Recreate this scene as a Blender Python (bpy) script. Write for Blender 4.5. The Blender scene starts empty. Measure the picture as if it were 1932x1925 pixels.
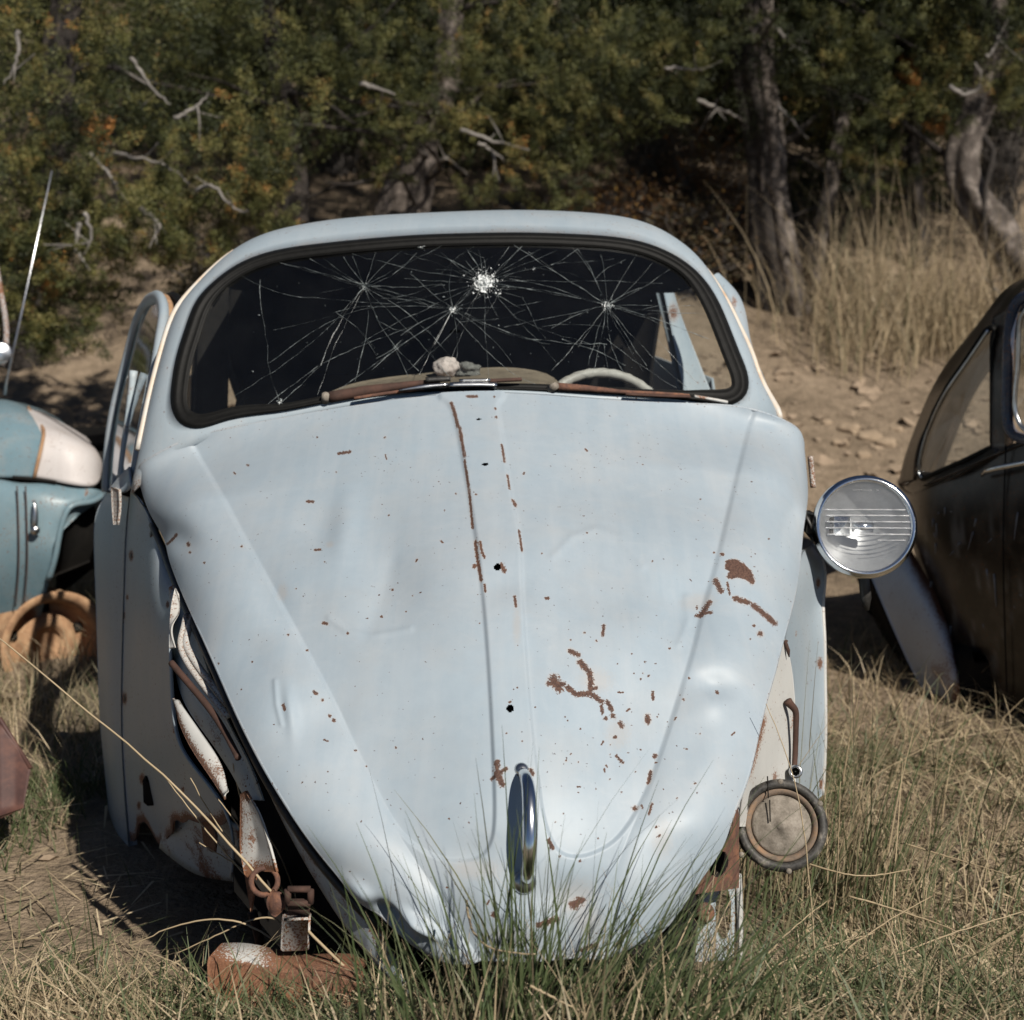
import bpy, math, random
import numpy as np
from mathutils import Vector, Matrix

# ------------------------------------------------------------------ scene, camera, light
SC = bpy.context.scene
COL = SC.collection
rng = np.random.default_rng(7)
random.seed(7)

CAM_H, PITCH, FPX = 1.25, math.radians(10.0), 2760.0     # eye height, downward tilt, focal length in sheet units
SW, SH = 1932.0, 1925.0                                  # size of the survey sheet the measurements refer to
cam_data = bpy.data.cameras.new("camera")
cam = bpy.data.objects.new("camera", cam_data)
COL.objects.link(cam)
cam.location = (0, 0, CAM_H)
cam.rotation_euler = (math.pi / 2 - PITCH, 0, 0)
cam_data.sensor_width = 36.0
cam_data.sensor_fit = 'HORIZONTAL'
cam_data.lens = 36.0 * FPX / SW
cam_data.clip_start = 0.05
cam_data.clip_end = 2000
cam_data.dof.use_dof = True
cam_data.dof.focus_distance = 2.35
cam_data.dof.aperture_fstop = 5.2
SC.camera = cam

SUN_AZ, SUN_EL = math.radians(33), math.radians(42)      # azimuth to the right of the line of sight, behind the camera
SUNV = Vector((math.sin(SUN_AZ) * math.cos(SUN_EL), -math.cos(SUN_AZ) * math.cos(SUN_EL), math.sin(SUN_EL)))
world = bpy.data.worlds.new("World")
SC.world = world
world.use_nodes = True
wn = world.node_tree.nodes
wn.clear()
sky = wn.new("ShaderNodeTexSky")
sky.sky_type = 'NISHITA'
sky.sun_disc = False
sky.sun_elevation = SUN_EL
sky.sun_rotation = math.pi - SUN_AZ
sky.altitude = 2200.0            # high desert: thin, deep-blue air
sky.air_density = 0.65
sky.dust_density = 0.25
bg = wn.new("ShaderNodeBackground")
bg.inputs["Strength"].default_value = 0.05
wo = wn.new("ShaderNodeOutputWorld")
world.node_tree.links.new(sky.outputs[0], bg.inputs[0])
world.node_tree.links.new(bg.outputs[0], wo.inputs[0])
sun_data = bpy.data.lights.new("sun", 'SUN')
sun_data.energy = 4.9
sun_data.angle = math.radians(0.55)
sun_data.color = (1.0, 0.93, 0.83)
sun = bpy.data.objects.new("sun", sun_data)
COL.objects.link(sun)
sun.rotation_euler = (-SUNV).to_track_quat('-Z', 'Y').to_euler()
vs = SC.view_settings
vs.view_transform = 'Standard'
vs.look = 'None'
vs.gamma = 1.0
vs.use_curve_mapping = False
vs.exposure = 0.28
SC.cycles.max_bounces = 7
SC.cycles.transparent_max_bounces = 10
SC.cycles.use_denoising = True
SC.cycles.sample_clamp_indirect = 6.0

# ------------------------------------------------------------------ survey: measured sheet points + distance -> place in metres
FWD = np.array([0, math.cos(PITCH), -math.sin(PITCH)])
UPV = np.array([0, math.sin(PITCH), math.cos(PITCH)])
RGT = np.array([1.0, 0, 0])
EYE = np.array([0, 0, CAM_H])

def ray(px, py):
    px = np.asarray(px, float); py = np.asarray(py, float)
    a = (px - SW / 2) / FPX; b = (SH / 2 - py) / FPX
    return a[..., None] * RGT + b[..., None] * UPV + FWD

def at(px, py, Y):
    d = ray(px, py)
    return EYE + d * (np.asarray(Y, float) / d[..., 1])[..., None]

def sheet(P):
    v = np.asarray(P, float) - EYE
    z = v @ FWD
    return SW / 2 + FPX * (v @ RGT) / z, SH / 2 - FPX * (v @ UPV) / z

def A(pts):
    """list of (px, py, Y) -> metres"""
    p = np.array(pts, float)
    return at(p[:, 0], p[:, 1], p[:, 2])

YAW = math.radians(5.0)
CR = np.array([math.cos(YAW), math.sin(YAW), 0])         # the blue car: to its left-hand side in the picture's right
CB = np.array([-math.sin(YAW), math.cos(YAW), 0])        # towards its tail
CO = at(893, 737, 2.85)

def cl(px, py, ly):
    """sheet point on the blue car, ly metres behind its cowl -> metres"""
    d = ray(px, py)
    t = (np.asarray(ly, float) - (EYE - CO) @ CB) / (d @ CB)
    return EYE + d * t[..., None]

def CL(pts):
    p = np.array(pts, float)
    return cl(p[:, 0], p[:, 1], p[:, 2])

def carxy(P):
    v = np.asarray(P, float) - CO
    return v @ CR, v @ CB

def car(lx, ly, z):
    return np.array([CO[0], CO[1], 0]) + lx * CR + ly * CB + np.array([0, 0, z])

# ------------------------------------------------------------------ curves and noise
def nspline(t, P, tq):
    t = np.asarray(t, float); P = np.asarray(P, float)
    if P.ndim == 1: return nspline(t, P[:, None], tq)[:, 0]
    n = len(t); h = np.diff(t)
    M = np.zeros((n, n)); R = np.zeros((n, P.shape[1]))
    M[0, 0] = M[-1, -1] = 1
    for i in range(1, n - 1):
        M[i, i - 1] = h[i - 1]; M[i, i] = 2 * (h[i - 1] + h[i]); M[i, i + 1] = h[i]
        R[i] = 6 * ((P[i + 1] - P[i]) / h[i] - (P[i] - P[i - 1]) / h[i - 1])
    m = np.linalg.solve(M, R)
    tq = np.asarray(tq, float)
    k = np.clip(np.searchsorted(t, tq) - 1, 0, n - 2)
    d = (tq - t[k])[:, None]; e = (t[k + 1] - tq)[:, None]; hk = h[k][:, None]
    return (m[k] * e**3 + m[k + 1] * d**3) / (6 * hk) + (P[k] / hk - m[k] * hk / 6) * e + (P[k + 1] / hk - m[k + 1] * hk / 6) * d

def resample(P, n, closed=False, smooth=True):
    P = np.asarray(P, float)
    if closed: P = np.vstack([P, P[:1]])
    s = np.r_[0, np.cumsum(np.linalg.norm(np.diff(P, axis=0), axis=1))]
    keep = np.r_[True, np.diff(s) > 1e-9]; P = P[keep]; s = s[keep]
    q = np.linspace(0, s[-1], n + 1)[:-1] if closed else np.linspace(0, s[-1], n)
    if smooth and len(P) > 2:
        if closed:
            k = min(3, len(P) - 2)
            Pe = np.vstack([P[-1 - k:-1], P, P[1:1 + k]])
            se = np.r_[s[-1 - k:-1] - s[-1], s, s[1:1 + k] + s[-1]]
            return nspline(se, Pe, q)
        return nspline(s, P, q)
    return np.stack([np.interp(q, s, P[:, i]) for i in range(P.shape[1])], 1)

_perm = np.random.default_rng(3).random((64, 64, 64))
def vnoise(p):
    p = np.asarray(p, float); i = np.floor(p).astype(int); f = p - i; f = f * f * (3 - 2 * f); r = 0
    for a in (0, 1):
        for b in (0, 1):
            for c in (0, 1):
                w = (f[..., 0] if a else 1 - f[..., 0]) * (f[..., 1] if b else 1 - f[..., 1]) * (f[..., 2] if c else 1 - f[..., 2])
                r = r + w * _perm[(i[..., 0] + a) % 64, (i[..., 1] + b) % 64, (i[..., 2] + c) % 64]
    return r
def fnoise(p, o=3):
    return sum(vnoise(np.asarray(p) * 2**k + 13.7 * k) / 2**k for k in range(o)) / (2 - 2**(1 - o))
def sstep(a, b, x):
    t = np.clip((x - a) / (b - a), 0, 1); return t * t * (3 - 2 * t)

def seg_dist(X, Y, poly, closed=False):
    poly = np.asarray(poly, float); best = np.full(np.shape(X), 1e9)
    n = len(poly)
    for k in range(n if closed else n - 1):
        a, b = poly[k], poly[(k + 1) % n]; d = b - a; L = max(d @ d, 1e-9)
        t = np.clip(((X - a[0]) * d[0] + (Y - a[1]) * d[1]) / L, 0, 1)
        best = np.minimum(best, np.hypot(X - a[0] - t * d[0], Y - a[1] - t * d[1]))
    return best
def inside(X, Y, poly):
    poly = np.asarray(poly, float); r = np.zeros(np.shape(X), bool); n = len(poly)
    for k in range(n):
        a, b = poly[k], poly[(k + 1) % n]
        c = ((a[1] > Y) != (b[1] > Y)) & (X < (b[0] - a[0]) * (Y - a[1]) / (b[1] - a[1] + 1e-12) + a[0])
        r ^= c
    return r

# ------------------------------------------------------------------ mesh building
def mesh_np(name, V, F, mat, smooth=True, attrs=None, mats=None, fmat=None):
    """V (n,3); F list of arrays of equal-length index rows, or one array"""
    me = bpy.data.meshes.new(name)
    if isinstance(F, np.ndarray): F = [F]
    F = [f for f in F if len(f)]
    V = np.asarray(V, np.float32)
    me.vertices.add(len(V)); me.vertices.foreach_set("co", V.ravel())
    loops = np.concatenate([f.ravel() for f in F]).astype(np.int32)
    sizes = np.concatenate([np.full(len(f), f.shape[1]) for f in F]).astype(np.int32)
    starts = np.r_[0, np.cumsum(sizes)[:-1]].astype(np.int32)
    me.loops.add(len(loops)); me.loops.foreach_set("vertex_index", loops)
    me.polygons.add(len(sizes)); me.polygons.foreach_set("loop_start", starts)
    me.polygons.foreach_set("loop_total", sizes)
    me.polygons.foreach_set("use_smooth", np.full(len(sizes), smooth))
    if fmat is not None: me.polygons.foreach_set("material_index", np.asarray(fmat, np.int32))
    me.update(calc_edges=True); me.validate()
    for m in (mats or [mat]): me.materials.append(m)
    for k, v in (attrs or {}).items():
        a = me.attributes.new(k, 'FLOAT', 'POINT'); a.data.foreach_set("value", np.asarray(v, np.float32))
    return me

def link(name, me, parent=None):
    o = bpy.data.objects.new(name, me); COL.objects.link(o)
    if parent is not None: adopt(o, parent)
    return o

def adopt(o, parent):
    o.parent = parent
    if parent.type == 'EMPTY':
        o.matrix_parent_inverse = Matrix.Translation(-parent.location)

def thing(name, label, cat, loc, group=None):
    o = bpy.data.objects.new(name, None); COL.objects.link(o)
    o.location = Vector(loc); o.empty_display_size = 0.1
    o['label'] = label; o['category'] = cat
    if group: o['group'] = group
    return o

def tag(o, label, cat, group=None, kind=None):
    o['label'] = label; o['category'] = cat
    if group: o['group'] = group
    if kind: o['kind'] = kind
    return o

class MB:
    """collects shapes into one mesh"""
    def __init__(s): s.V = []; s.Q = []; s.T = []; s.n = 0; s.at = []
    def add(s, V, Q=None, T=None, r=0.0):
        V = np.asarray(V, float).reshape(-1, 3)
        if Q is not None and len(Q): s.Q.append(np.asarray(Q, int) + s.n)
        if T is not None and len(T): s.T.append(np.asarray(T, int) + s.n)
        s.V.append(V); s.n += len(V)
        s.at.append(np.broadcast_to(np.asarray(r, float), (len(V),)))
        return s
    def grid(s, G, thick=0.0, toward=None, closed_u=False, r=0.0):
        G = np.asarray(G, float); a, b = G.shape[:2]
        idx = np.arange(a * b).reshape(a, b)
        i = idx if not closed_u else np.vstack([idx, idx[:1]])
        Q = np.stack([i[:-1, :-1], i[1:, :-1], i[1:, 1:], i[:-1, 1:]], -1).reshape(-1, 4)
        N = grid_normals(G)
        tw = EYE if toward is None else np.asarray(toward, float)
        if np.sum(N.reshape(-1, 3) * (tw - G.reshape(-1, 3))) < 0: Q = Q[:, ::-1]; N = -N
        V = G.reshape(-1, 3); r = np.broadcast_to(np.asarray(r, float), (a, b)).ravel()
        if thick:
            m = a * b; V2 = (G - N * thick).reshape(-1, 3)
            QQ = [Q, Q[:, ::-1] + m]
            edges = [idx[0, :], idx[-1, ::-1]] if closed_u else []
            if not closed_u: edges = [np.r_[idx[0, :], idx[1:, -1], idx[-1, -2::-1], idx[-2::-1, 0]]]
            else: edges = [np.r_[idx[:, 0], idx[:1, 0]], np.r_[idx[:, -1], idx[:1, -1]]]
            for e in edges: QQ.append(np.stack([e[:-1], e[1:], e[1:] + m, e[:-1] + m], 1))
            s.add(np.vstack([V, V2]), np.vstack(QQ), r=np.r_[r, r])
        else: s.add(V, Q, r=r)
        return s
    def tube(s, P, rad, seg=8, closed=False, flat=1.0, up=None, cap=True, r=0.0):
        P = np.asarray(P, float); n = len(P); rad = np.broadcast_to(np.asarray(rad, float), (n,))
        T = (np.roll(P, -1, 0) - np.roll(P, 1, 0)) if closed else np.gradient(P, axis=0)
        T /= np.linalg.norm(T, axis=1)[:, None] + 1e-12
        u0 = np.array(up if up is not None else (0, 0, 1.0), float)
        if up is None and abs(T[:, 2]).mean() > 0.85: u0 = np.array([0, 1.0, 0])
        Bn = np.cross(T, u0); Bn /= np.linalg.norm(Bn, axis=1)[:, None] + 1e-12
        U = np.cross(Bn, T)
        th = np.linspace(0, 2 * np.pi, seg, endpoint=False)
        G = P[:, None] + rad[:, None, None] * (np.cos(th)[None, :, None] * Bn[:, None] + flat * np.sin(th)[None, :, None] * U[:, None])
        idx = np.arange(n * seg).reshape(n, seg); idx2 = np.hstack([idx, idx[:, :1]])
        if closed: idx2 = np.vstack([idx2, idx2[:1]])
        Q = np.stack([idx2[:-1, :-1], idx2[:-1, 1:], idx2[1:, 1:], idx2[1:, :-1]], -1).reshape(-1, 4)
        V = G.reshape(-1, 3)
        T3 = []
        if cap and not closed:
            V = np.vstack([V, P[:1], P[-1:]])
            for k in range(seg):
                T3.append((n * seg, idx[0, (k + 1) % seg], idx[0, k])); T3.append((n * seg + 1, idx[-1, k], idx[-1, (k + 1) % seg]))
        s.add(V, Q, T3, r=r); return s
    def box(s, c, ax, ay, az, r=0.0):
        """centre and three half-axis vectors, with chamfered edges"""
        c, ax, ay, az = [np.asarray(v, float) for v in (c, ax, ay, az)]
        b = min(np.linalg.norm(v) for v in (ax, ay, az)) * 0.25
        e = [1 - b / np.linalg.norm(v) for v in (ax, ay, az)]
        V = []
        for sx in (-1, 1):
            for sy in (-1, 1):
                for sz in (-1, 1):
                    V += [c + sx * ax + sy * e[1] * ay + sz * e[2] * az, c + sx * e[0] * ax + sy * ay + sz * e[2] * az, c + sx * e[0] * ax + sy * e[1] * ay + sz * az]
        def k(sx, sy, sz, a): return ((sx > 0) * 4 + (sy > 0) * 2 + (sz > 0)) * 3 + a
        Q = []; T = []
        for q in (-1, 1):
            Q += [[k(q, -1, -1, 0), k(q, 1, -1, 0), k(q, 1, 1, 0), k(q, -1, 1, 0)][::q], [k(-1, q, -1, 1), k(-1, q, 1, 1), k(1, q, 1, 1), k(1, q, -1, 1)][::q], [k(-1, -1, q, 2), k(1, -1, q, 2), k(1, 1, q, 2), k(-1, 1, q, 2)][::q]]
        for p in (-1, 1):
            for q in (-1, 1):
                Q += [[k(p, q, -1, 0), k(p, q, -1, 1), k(p, q, 1, 1), k(p, q, 1, 0)], [k(p, -1, q, 0), k(p, -1, q, 2), k(p, 1, q, 2), k(p, 1, q, 0)], [k(-1, p, q, 1), k(-1, p, q, 2), k(1, p, q, 2), k(1, p, q, 1)]]
                for w in (-1, 1): T.append([k(p, q, w, 0), k(p, q, w, 1), k(p, q, w, 2)])
        s.add(V, Q, T, r=r); return s
    def lathe(s, c, axis, prof, seg=40, up=(0, 0, 1), r=0.0, wob=0.0):
        """profile (radius, along axis)"""
        c = np.asarray(c, float); w = np.asarray(axis, float); w = w / np.linalg.norm(w)
        u = np.cross(up, w); u /= np.linalg.norm(u); v = np.cross(w, u)
        th = np.linspace(0, 2 * np.pi, seg, endpoint=False); pr = np.asarray(prof, float)
        k = 1 + wob * np.sin(3 * th + 1)
        G = c + (pr[:, 0][None, :, None] * k[:, None, None]) * (np.cos(th)[:, None, None] * u + np.sin(th)[:, None, None] * v) + pr[:, 1][None, :, None] * w
        idx = np.arange(seg * len(pr)).reshape(seg, len(pr)); i = np.vstack([idx, idx[:1]])
        Q = np.stack([i[:-1, :-1], i[1:, :-1], i[1:, 1:], i[:-1, 1:]], -1).reshape(-1, 4)
        s.add(G.reshape(-1, 3), Q, r=r); return s
    def build(s, name, mat, parent=None, smooth=True, ang=None, extra=None):
        V = np.vstack(s.V); F = []
        if s.Q: F.append(np.vstack(s.Q))
        if s.T: F.append(np.vstack(s.T))
        at_ = {'rust': np.concatenate(s.at)}
        if extra: at_.update(extra)
        me = mesh_np(name, V, F, mat, smooth, at_)
        if ang: 
            try: me.set_sharp_from_angle(angle=math.radians(ang))
            except Exception: pass
        return link(name, me, parent)

def grid_normals(G):
    du = np.gradient(G, axis=0); dv = np.gradient(G, axis=1)
    N = np.cross(du, dv); return N / (np.linalg.norm(N, axis=-1)[..., None] + 1e-12)

def loft(polys, nu, nv, smooth=True, bulge=0.0, toward=None, lin=False):
    """polylines (left to right), each from top to bottom -> grid (nv across, nu along)"""
    R = np.stack([resample(p, nu, smooth=smooth) for p in polys], 0)
    t = np.linspace(0, 1, len(polys)); q = np.linspace(0, 1, nv)
    if len(polys) > 2 and not lin: G = nspline(t, R.reshape(len(polys), -1), q).reshape(nv, nu, 3)
    else: G = np.stack([np.stack([np.interp(q, t, R[:, i, c]) for c in range(3)], 1) for i in range(nu)], 1)
    if bulge:
        N = grid_normals(G); tw = EYE if toward is None else np.asarray(toward)
        if np.sum(N * (tw - G)) < 0: N = -N
        G = G + N * (bulge * 4 * q * (1 - q))[:, None, None]
    return G

# ------------------------------------------------------------------ materials
def new_mat(name):
    m = bpy.data.materials.new(name); m.use_nodes = True
    nt = m.node_tree; nt.nodes.clear()
    out = nt.nodes.new("ShaderNodeOutputMaterial")
    return m, nt, out
def nd(nt, typ, **kw):
    n = nt.nodes.new(typ)
    for k, v in kw.items():
        if k.startswith('_'): setattr(n, k[1:], v)
        else: n.inputs[k.replace('__', ' ')].default_value = v
    return n
def lk(nt, a, b): nt.links.new(a, b)
def noise_node(nt, scale, detail=4, rough=0.55, coord='Object', dist=0.0, vec=None):
    n = nd(nt, "ShaderNodeTexNoise", Scale=scale, Detail=detail, Roughness=rough, Distortion=dist)
    if vec is None:
        tc = nt.nodes.new("ShaderNodeTexCoord"); vec = tc.outputs[coord]
    lk(nt, vec, n.inputs["Vector"]); return n.outputs["Fac"]
def ramp(nt, fac, stops, interp='LINEAR'):
    r = nt.nodes.new("ShaderNodeValToRGB"); r.color_ramp.interpolation = interp
    el = r.color_ramp.elements
    while len(el) < len(stops): el.new(0.5)
    for e, (p, c) in zip(el, stops):
        e.position = p; e.color = (*c, 1) if not np.isscalar(c) else (c, c, c, 1)
    lk(nt, fac, r.inputs["Fac"]); return r.outputs["Color"]
def math_n(nt, op, a, b=None, c=None, clamp=False):
    n = nt.nodes.new("ShaderNodeMath"); n.operation = op; n.use_clamp = clamp
    for i, v in enumerate((a, b, c)):
        if v is None: continue
        if isinstance(v, (int, float)): n.inputs[i].default_value = v
        else: lk(nt, v, n.inputs[i])
    return n.outputs[0]
def mixc(nt, fac, a, b, mode='MIX'):
    n = nt.nodes.new("ShaderNodeMix"); n.data_type = 'RGBA'; n.blend_type = mode
    for s, v in ((0, fac), (6, a), (7, b)):
        if isinstance(v, (int, float)): n.inputs[s].default_value = v
        elif isinstance(v, tuple): n.inputs[s].default_value = (*v, 1)
        else: lk(nt, v, n.inputs[s])
    return n.outputs[2]
def attr(nt, name):
    a = nt.nodes.new("ShaderNodeAttribute"); a.attribute_name = name; return a.outputs["Fac"]
def bump(nt, h, strength=0.3, dist=0.002):
    b = nd(nt, "ShaderNodeBump", Strength=strength, Distance=dist); lk(nt, h, b.inputs["Height"]); return b.outputs["Normal"]

def mat_paint(name, base, alt, rust=(0.13, 0.075, 0.055), chip=0.70, rough=0.33, amount=0.0, fade=0.35, coat=0.0, chipscale=300, rustorange=0.45):
    """old body paint: chalky mottling, chips down to brown primer, rust where the sheet carries it"""
    m, nt, out = new_mat(name)
    p = nt.nodes.new("ShaderNodeBsdfPrincipled")
    tc = nt.nodes.new("ShaderNodeTexCoord"); v = tc.outputs["Object"]
    n1 = noise_node(nt, 3.2, 5, 0.6, vec=v); n2 = noise_node(nt, chipscale, 6, 0.65, vec=v); n3 = noise_node(nt, 420, 3, 0.6, vec=v)
    n4 = noise_node(nt, 11, 5, 0.6, vec=v)
    col = mixc(nt, math_n(nt, 'MULTIPLY', ramp(nt, n1, [(0.35, 0.0), (0.7, 1.0)]), fade), base, alt)
    col = mixc(nt, math_n(nt, 'MULTIPLY', ramp(nt, noise_node(nt, 38, 4, 0.7, vec=v), [(0.35, 0.0), (0.65, 1.0)]), 0.16), col, (base[0] * 0.72, base[1] * 0.74, base[2] * 0.77))
    mp = nd(nt, "ShaderNodeMapping"); mp.inputs["Scale"].default_value = (26, 2.2, 2.6); lk(nt, v, mp.inputs["Vector"])
    run = noise_node(nt, 1.0, 5, 0.65, vec=mp.outputs["Vector"])
    chalk = tuple(0.55 * c + 0.45 * max(base) * 1.25 for c in base)
    col = mixc(nt, math_n(nt, 'MULTIPLY', ramp(nt, run, [(0.45, 0.0), (0.7, 1.0)]), 0.30), col, chalk)
    scr = ramp(nt, noise_node(nt, 9, 8, 0.75, vec=v, dist=1.2), [(0.56, 0.0), (0.66, 1.0)])
    col = mixc(nt, math_n(nt, 'MULTIPLY', scr, 0.22), col, chalk)
    col = mixc(nt, math_n(nt, 'MULTIPLY', attr(nt, 'streak'), 0.55), col, (0.17, 0.17, 0.172))
    # faint dust film
    col = mixc(nt, math_n(nt, 'MULTIPLY', ramp(nt, n4, [(0.45, 0.0), (0.75, 1.0)]), 0.14), col, (0.42, 0.36, 0.30))
    field = math_n(nt, 'ADD', attr(nt, 'rust'), math_n(nt, 'MULTIPLY', math_n(nt, 'SUBTRACT', n2, 0.5), 2.4))
    field = math_n(nt, 'ADD', field, math_n(nt, 'MULTIPLY', math_n(nt, 'SUBTRACT', n3, 0.5), 0.45))
    m1 = ramp(nt, field, [(0.40, 0.0), (0.46, 1.0)])
    halo = ramp(nt, math_n(nt, 'ADD', attr(nt, 'rust'), math_n(nt, 'MULTIPLY', math_n(nt, 'SUBTRACT', n4, 0.5), 1.2)), [(-0.0, 0.0), (0.75, 1.0)])
    spk = ramp(nt, math_n(nt, 'ADD', noise_node(nt, 170, 2, 0.5, vec=v), math_n(nt, 'MULTIPLY', math_n(nt, 'SUBTRACT', n4, 0.5), 0.25)), [(chip, 0.0), (chip + 0.025, 1.0)])
    mask = math_n(nt, 'MAXIMUM', m1, spk)
    if amount:
        big = ramp(nt, math_n(nt, 'ADD', n4, math_n(nt, 'MULTIPLY', math_n(nt, 'SUBTRACT', n2, 0.5), 0.5)), [(0.60 - amount, 0.0), (0.68 - amount, 1.0)])
        mask = math_n(nt, 'MAXIMUM', mask, big)
    rc = mixc(nt, ramp(nt, n3, [(0.3, 0.0), (0.7, 1.0)]), rust, (rust[0] * 1.7, rust[1] * 1.55, rust[2] * 1.3))
    rc = mixc(nt, ramp(nt, n2, [(0.42, 0.75), (0.58, 0.0)]), rc, (rust[0] * 0.38, rust[1] * 0.36, rust[2] * 0.4))
    rc = mixc(nt, ramp(nt, n1, [(0.45, 0.0), (0.7, rustorange)]), rc, (0.30, 0.115, 0.04))
    st = attr(nt, 'stain')
    stm = math_n(nt, 'MULTIPLY', ramp(nt, math_n(nt, 'ADD', st, math_n(nt, 'MULTIPLY', math_n(nt, 'SUBTRACT', n2, 0.5), 1.0)), [(0.35, 0.0), (0.9, 1.0)]), 0.22)
    col = mixc(nt, stm, col, (0.36, 0.27, 0.19))
    col = mixc(nt, math_n(nt, 'MULTIPLY', halo, 0.42), col, (0.40, 0.31, 0.24))
    col = mixc(nt, mask, col, rc)
    lk(nt, col, p.inputs["Base Color"])
    lk(nt, ramp(nt, mask, [(0.0, rough), (1.0, 0.85)]), p.inputs["Roughness"])
    p.inputs["Specular IOR Level"].default_value = 0.36
    if coat: p.inputs["Coat Weight"].default_value = coat; p.inputs["Coat Roughness"].default_value = 0.12
    h = math_n(nt, 'SUBTRACT', math_n(nt, 'MULTIPLY', n3, 0.12), mask)
    lk(nt, bump(nt, h, 0.35, 0.0012), p.inputs["Normal"])
    lk(nt, p.outputs[0], out.inputs[0]); return m

def mat_plain(name, c1, c2, scale=20, rough=0.8, metal=0.0, bumpd=0.001, bstr=0.4, spec=0.4, detail=5, lo=0.3, hi=0.7, c3=None, dist=0.0):
    m, nt, out = new_mat(name); p = nt.nodes.new("ShaderNodeBsdfPrincipled")
    tc = nt.nodes.new("ShaderNodeTexCoord"); v = tc.outputs["Object"]
    n = noise_node(nt, scale, detail, 0.62, vec=v, dist=dist); n2 = noise_node(nt, scale * 6.3, 3, 0.6, vec=v)
    stops = [(lo, c1), (hi, c2)] if c3 is None else [(lo, c1), ((lo + hi) / 2, c2), (hi, c3)]
    col = ramp(nt, math_n(nt, 'ADD', math_n(nt, 'MULTIPLY', n, 0.75), math_n(nt, 'MULTIPLY', n2, 0.25)), stops)
    lk(nt, col, p.inputs["Base Color"]); p.inputs["Roughness"].default_value = rough; p.inputs["Metallic"].default_value = metal
    p.inputs["Specular IOR Level"].default_value = spec
    lk(nt, bump(nt, math_n(nt, 'ADD', n, math_n(nt, 'MULTIPLY', n2, 0.5)), bstr, bumpd), p.inputs["Normal"])
    lk(nt, p.outputs[0], out.inputs[0]); return m

def mat_glass(name, tint, gloss_rough=0.03, dirt=0.0, dirtcol=(0.5, 0.5, 0.5), extra=0.0, dscale=9):
    m, nt, out = new_mat(name)
    tr = nd(nt, "ShaderNodeBsdfTransparent"); tr.inputs["Color"].default_value = (*tint, 1)
    gl = nd(nt, "ShaderNodeBsdfGlossy", Roughness=gloss_rough); gl.inputs["Color"].default_value = (0.9, 0.95, 1, 1)
    fr = nd(nt, "ShaderNodeFresnel", IOR=1.45)
    fac = math_n(nt, 'ADD', fr.outputs[0], extra)
    mx = nt.nodes.new("ShaderNodeMixShader"); lk(nt, fac, mx.inputs[0]); lk(nt, tr.outputs[0], mx.inputs[1]); lk(nt, gl.outputs[0], mx.inputs[2])
    last = mx.outputs[0]
    if dirt:
        df = nd(nt, "ShaderNodeBsdfDiffuse"); df.inputs["Color"].default_value = (*dirtcol, 1)
        n = noise_node(nt, dscale, 6, 0.6)
        mm = nt.nodes.new("ShaderNodeMixShader")
        lk(nt, math_n(nt, 'MULTIPLY', ramp(nt, n, [(0.3, 0.3), (0.75, 1.0)]), dirt), mm.inputs[0]); lk(nt, last, mm.inputs[1]); lk(nt, df.outputs[0], mm.inputs[2]); last = mm.outputs[0]
    lk(nt, last, out.inputs[0]); return m

def mat_leaf(name, stops, rough=0.6, trans=0.25, nscale=1.2, namp=0.25):
    m, nt, out = new_mat(name); p = nt.nodes.new("ShaderNodeBsdfPrincipled")
    f = math_n(nt, 'ADD', attr(nt, 'tint'), math_n(nt, 'MULTIPLY', math_n(nt, 'SUBTRACT', noise_node(nt, nscale, 4, 0.6), 0.5), namp), clamp=True)
    col = ramp(nt, f, stops)
    lk(nt, col, p.inputs["Base Color"]); p.inputs["Roughness"].default_value = rough; p.inputs["Specular IOR Level"].default_value = 0.3
    t = nd(nt, "ShaderNodeBsdfTranslucent"); lk(nt, col, t.inputs["Color"])
    mx = nt.nodes.new("ShaderNodeMixShader"); mx.inputs[0].default_value = trans
    lk(nt, p.outputs[0], mx.inputs[1]); lk(nt, t.outputs[0], mx.inputs[2]); lk(nt, mx.outputs[0], out.inputs[0]); return m

M = {}
M['blue'] = mat_paint('pale_blue_paint', (0.275, 0.335, 0.385), (0.355, 0.385, 0.412), chip=0.735, rustorange=0.1, rough=0.48, rust=(0.075, 0.045, 0.037))
M['bluebody'] = mat_paint('pale_blue_body_paint', (0.275, 0.335, 0.38), (0.355, 0.385, 0.405), chip=0.70, rough=0.42)
M['bluerust'] = mat_paint('rusty_blue_paint', (0.34, 0.41, 0.45), (0.42, 0.455, 0.475), amount=0.06, chip=0.66, rough=0.5)
M['white'] = mat_paint('rusty_white_paint', (0.45, 0.45, 0.43), (0.40, 0.41, 0.41), amount=0.02, chip=0.70, rough=0.5)
M['rust'] = mat_plain('rusty_iron', (0.045, 0.026, 0.021), (0.115, 0.058, 0.041), 48, 0.9, 0, 0.002, bstr=0.7, c3=(0.25, 0.115, 0.06))
M['darkrust'] = mat_plain('dark_rusty_iron', (0.03, 0.018, 0.014), (0.085, 0.042, 0.03), 30, 0.85)
M['ochre'] = mat_plain('orange_rust', (0.17, 0.095, 0.055), (0.32, 0.19, 0.105), 24, 0.9, c3=(0.42, 0.28, 0.165))
M['rubber'] = mat_plain('black_rubber', (0.004, 0.004, 0.004), (0.009, 0.009, 0.0085), 60, 0.55, spec=0.12)
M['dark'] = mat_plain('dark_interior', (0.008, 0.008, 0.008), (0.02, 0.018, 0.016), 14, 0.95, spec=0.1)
M['chrome'] = mat_plain('chrome', (0.66, 0.67, 0.68), (0.82, 0.83, 0.84), 40, 0.16, 1.0, 0.0002, 0.15)
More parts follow.
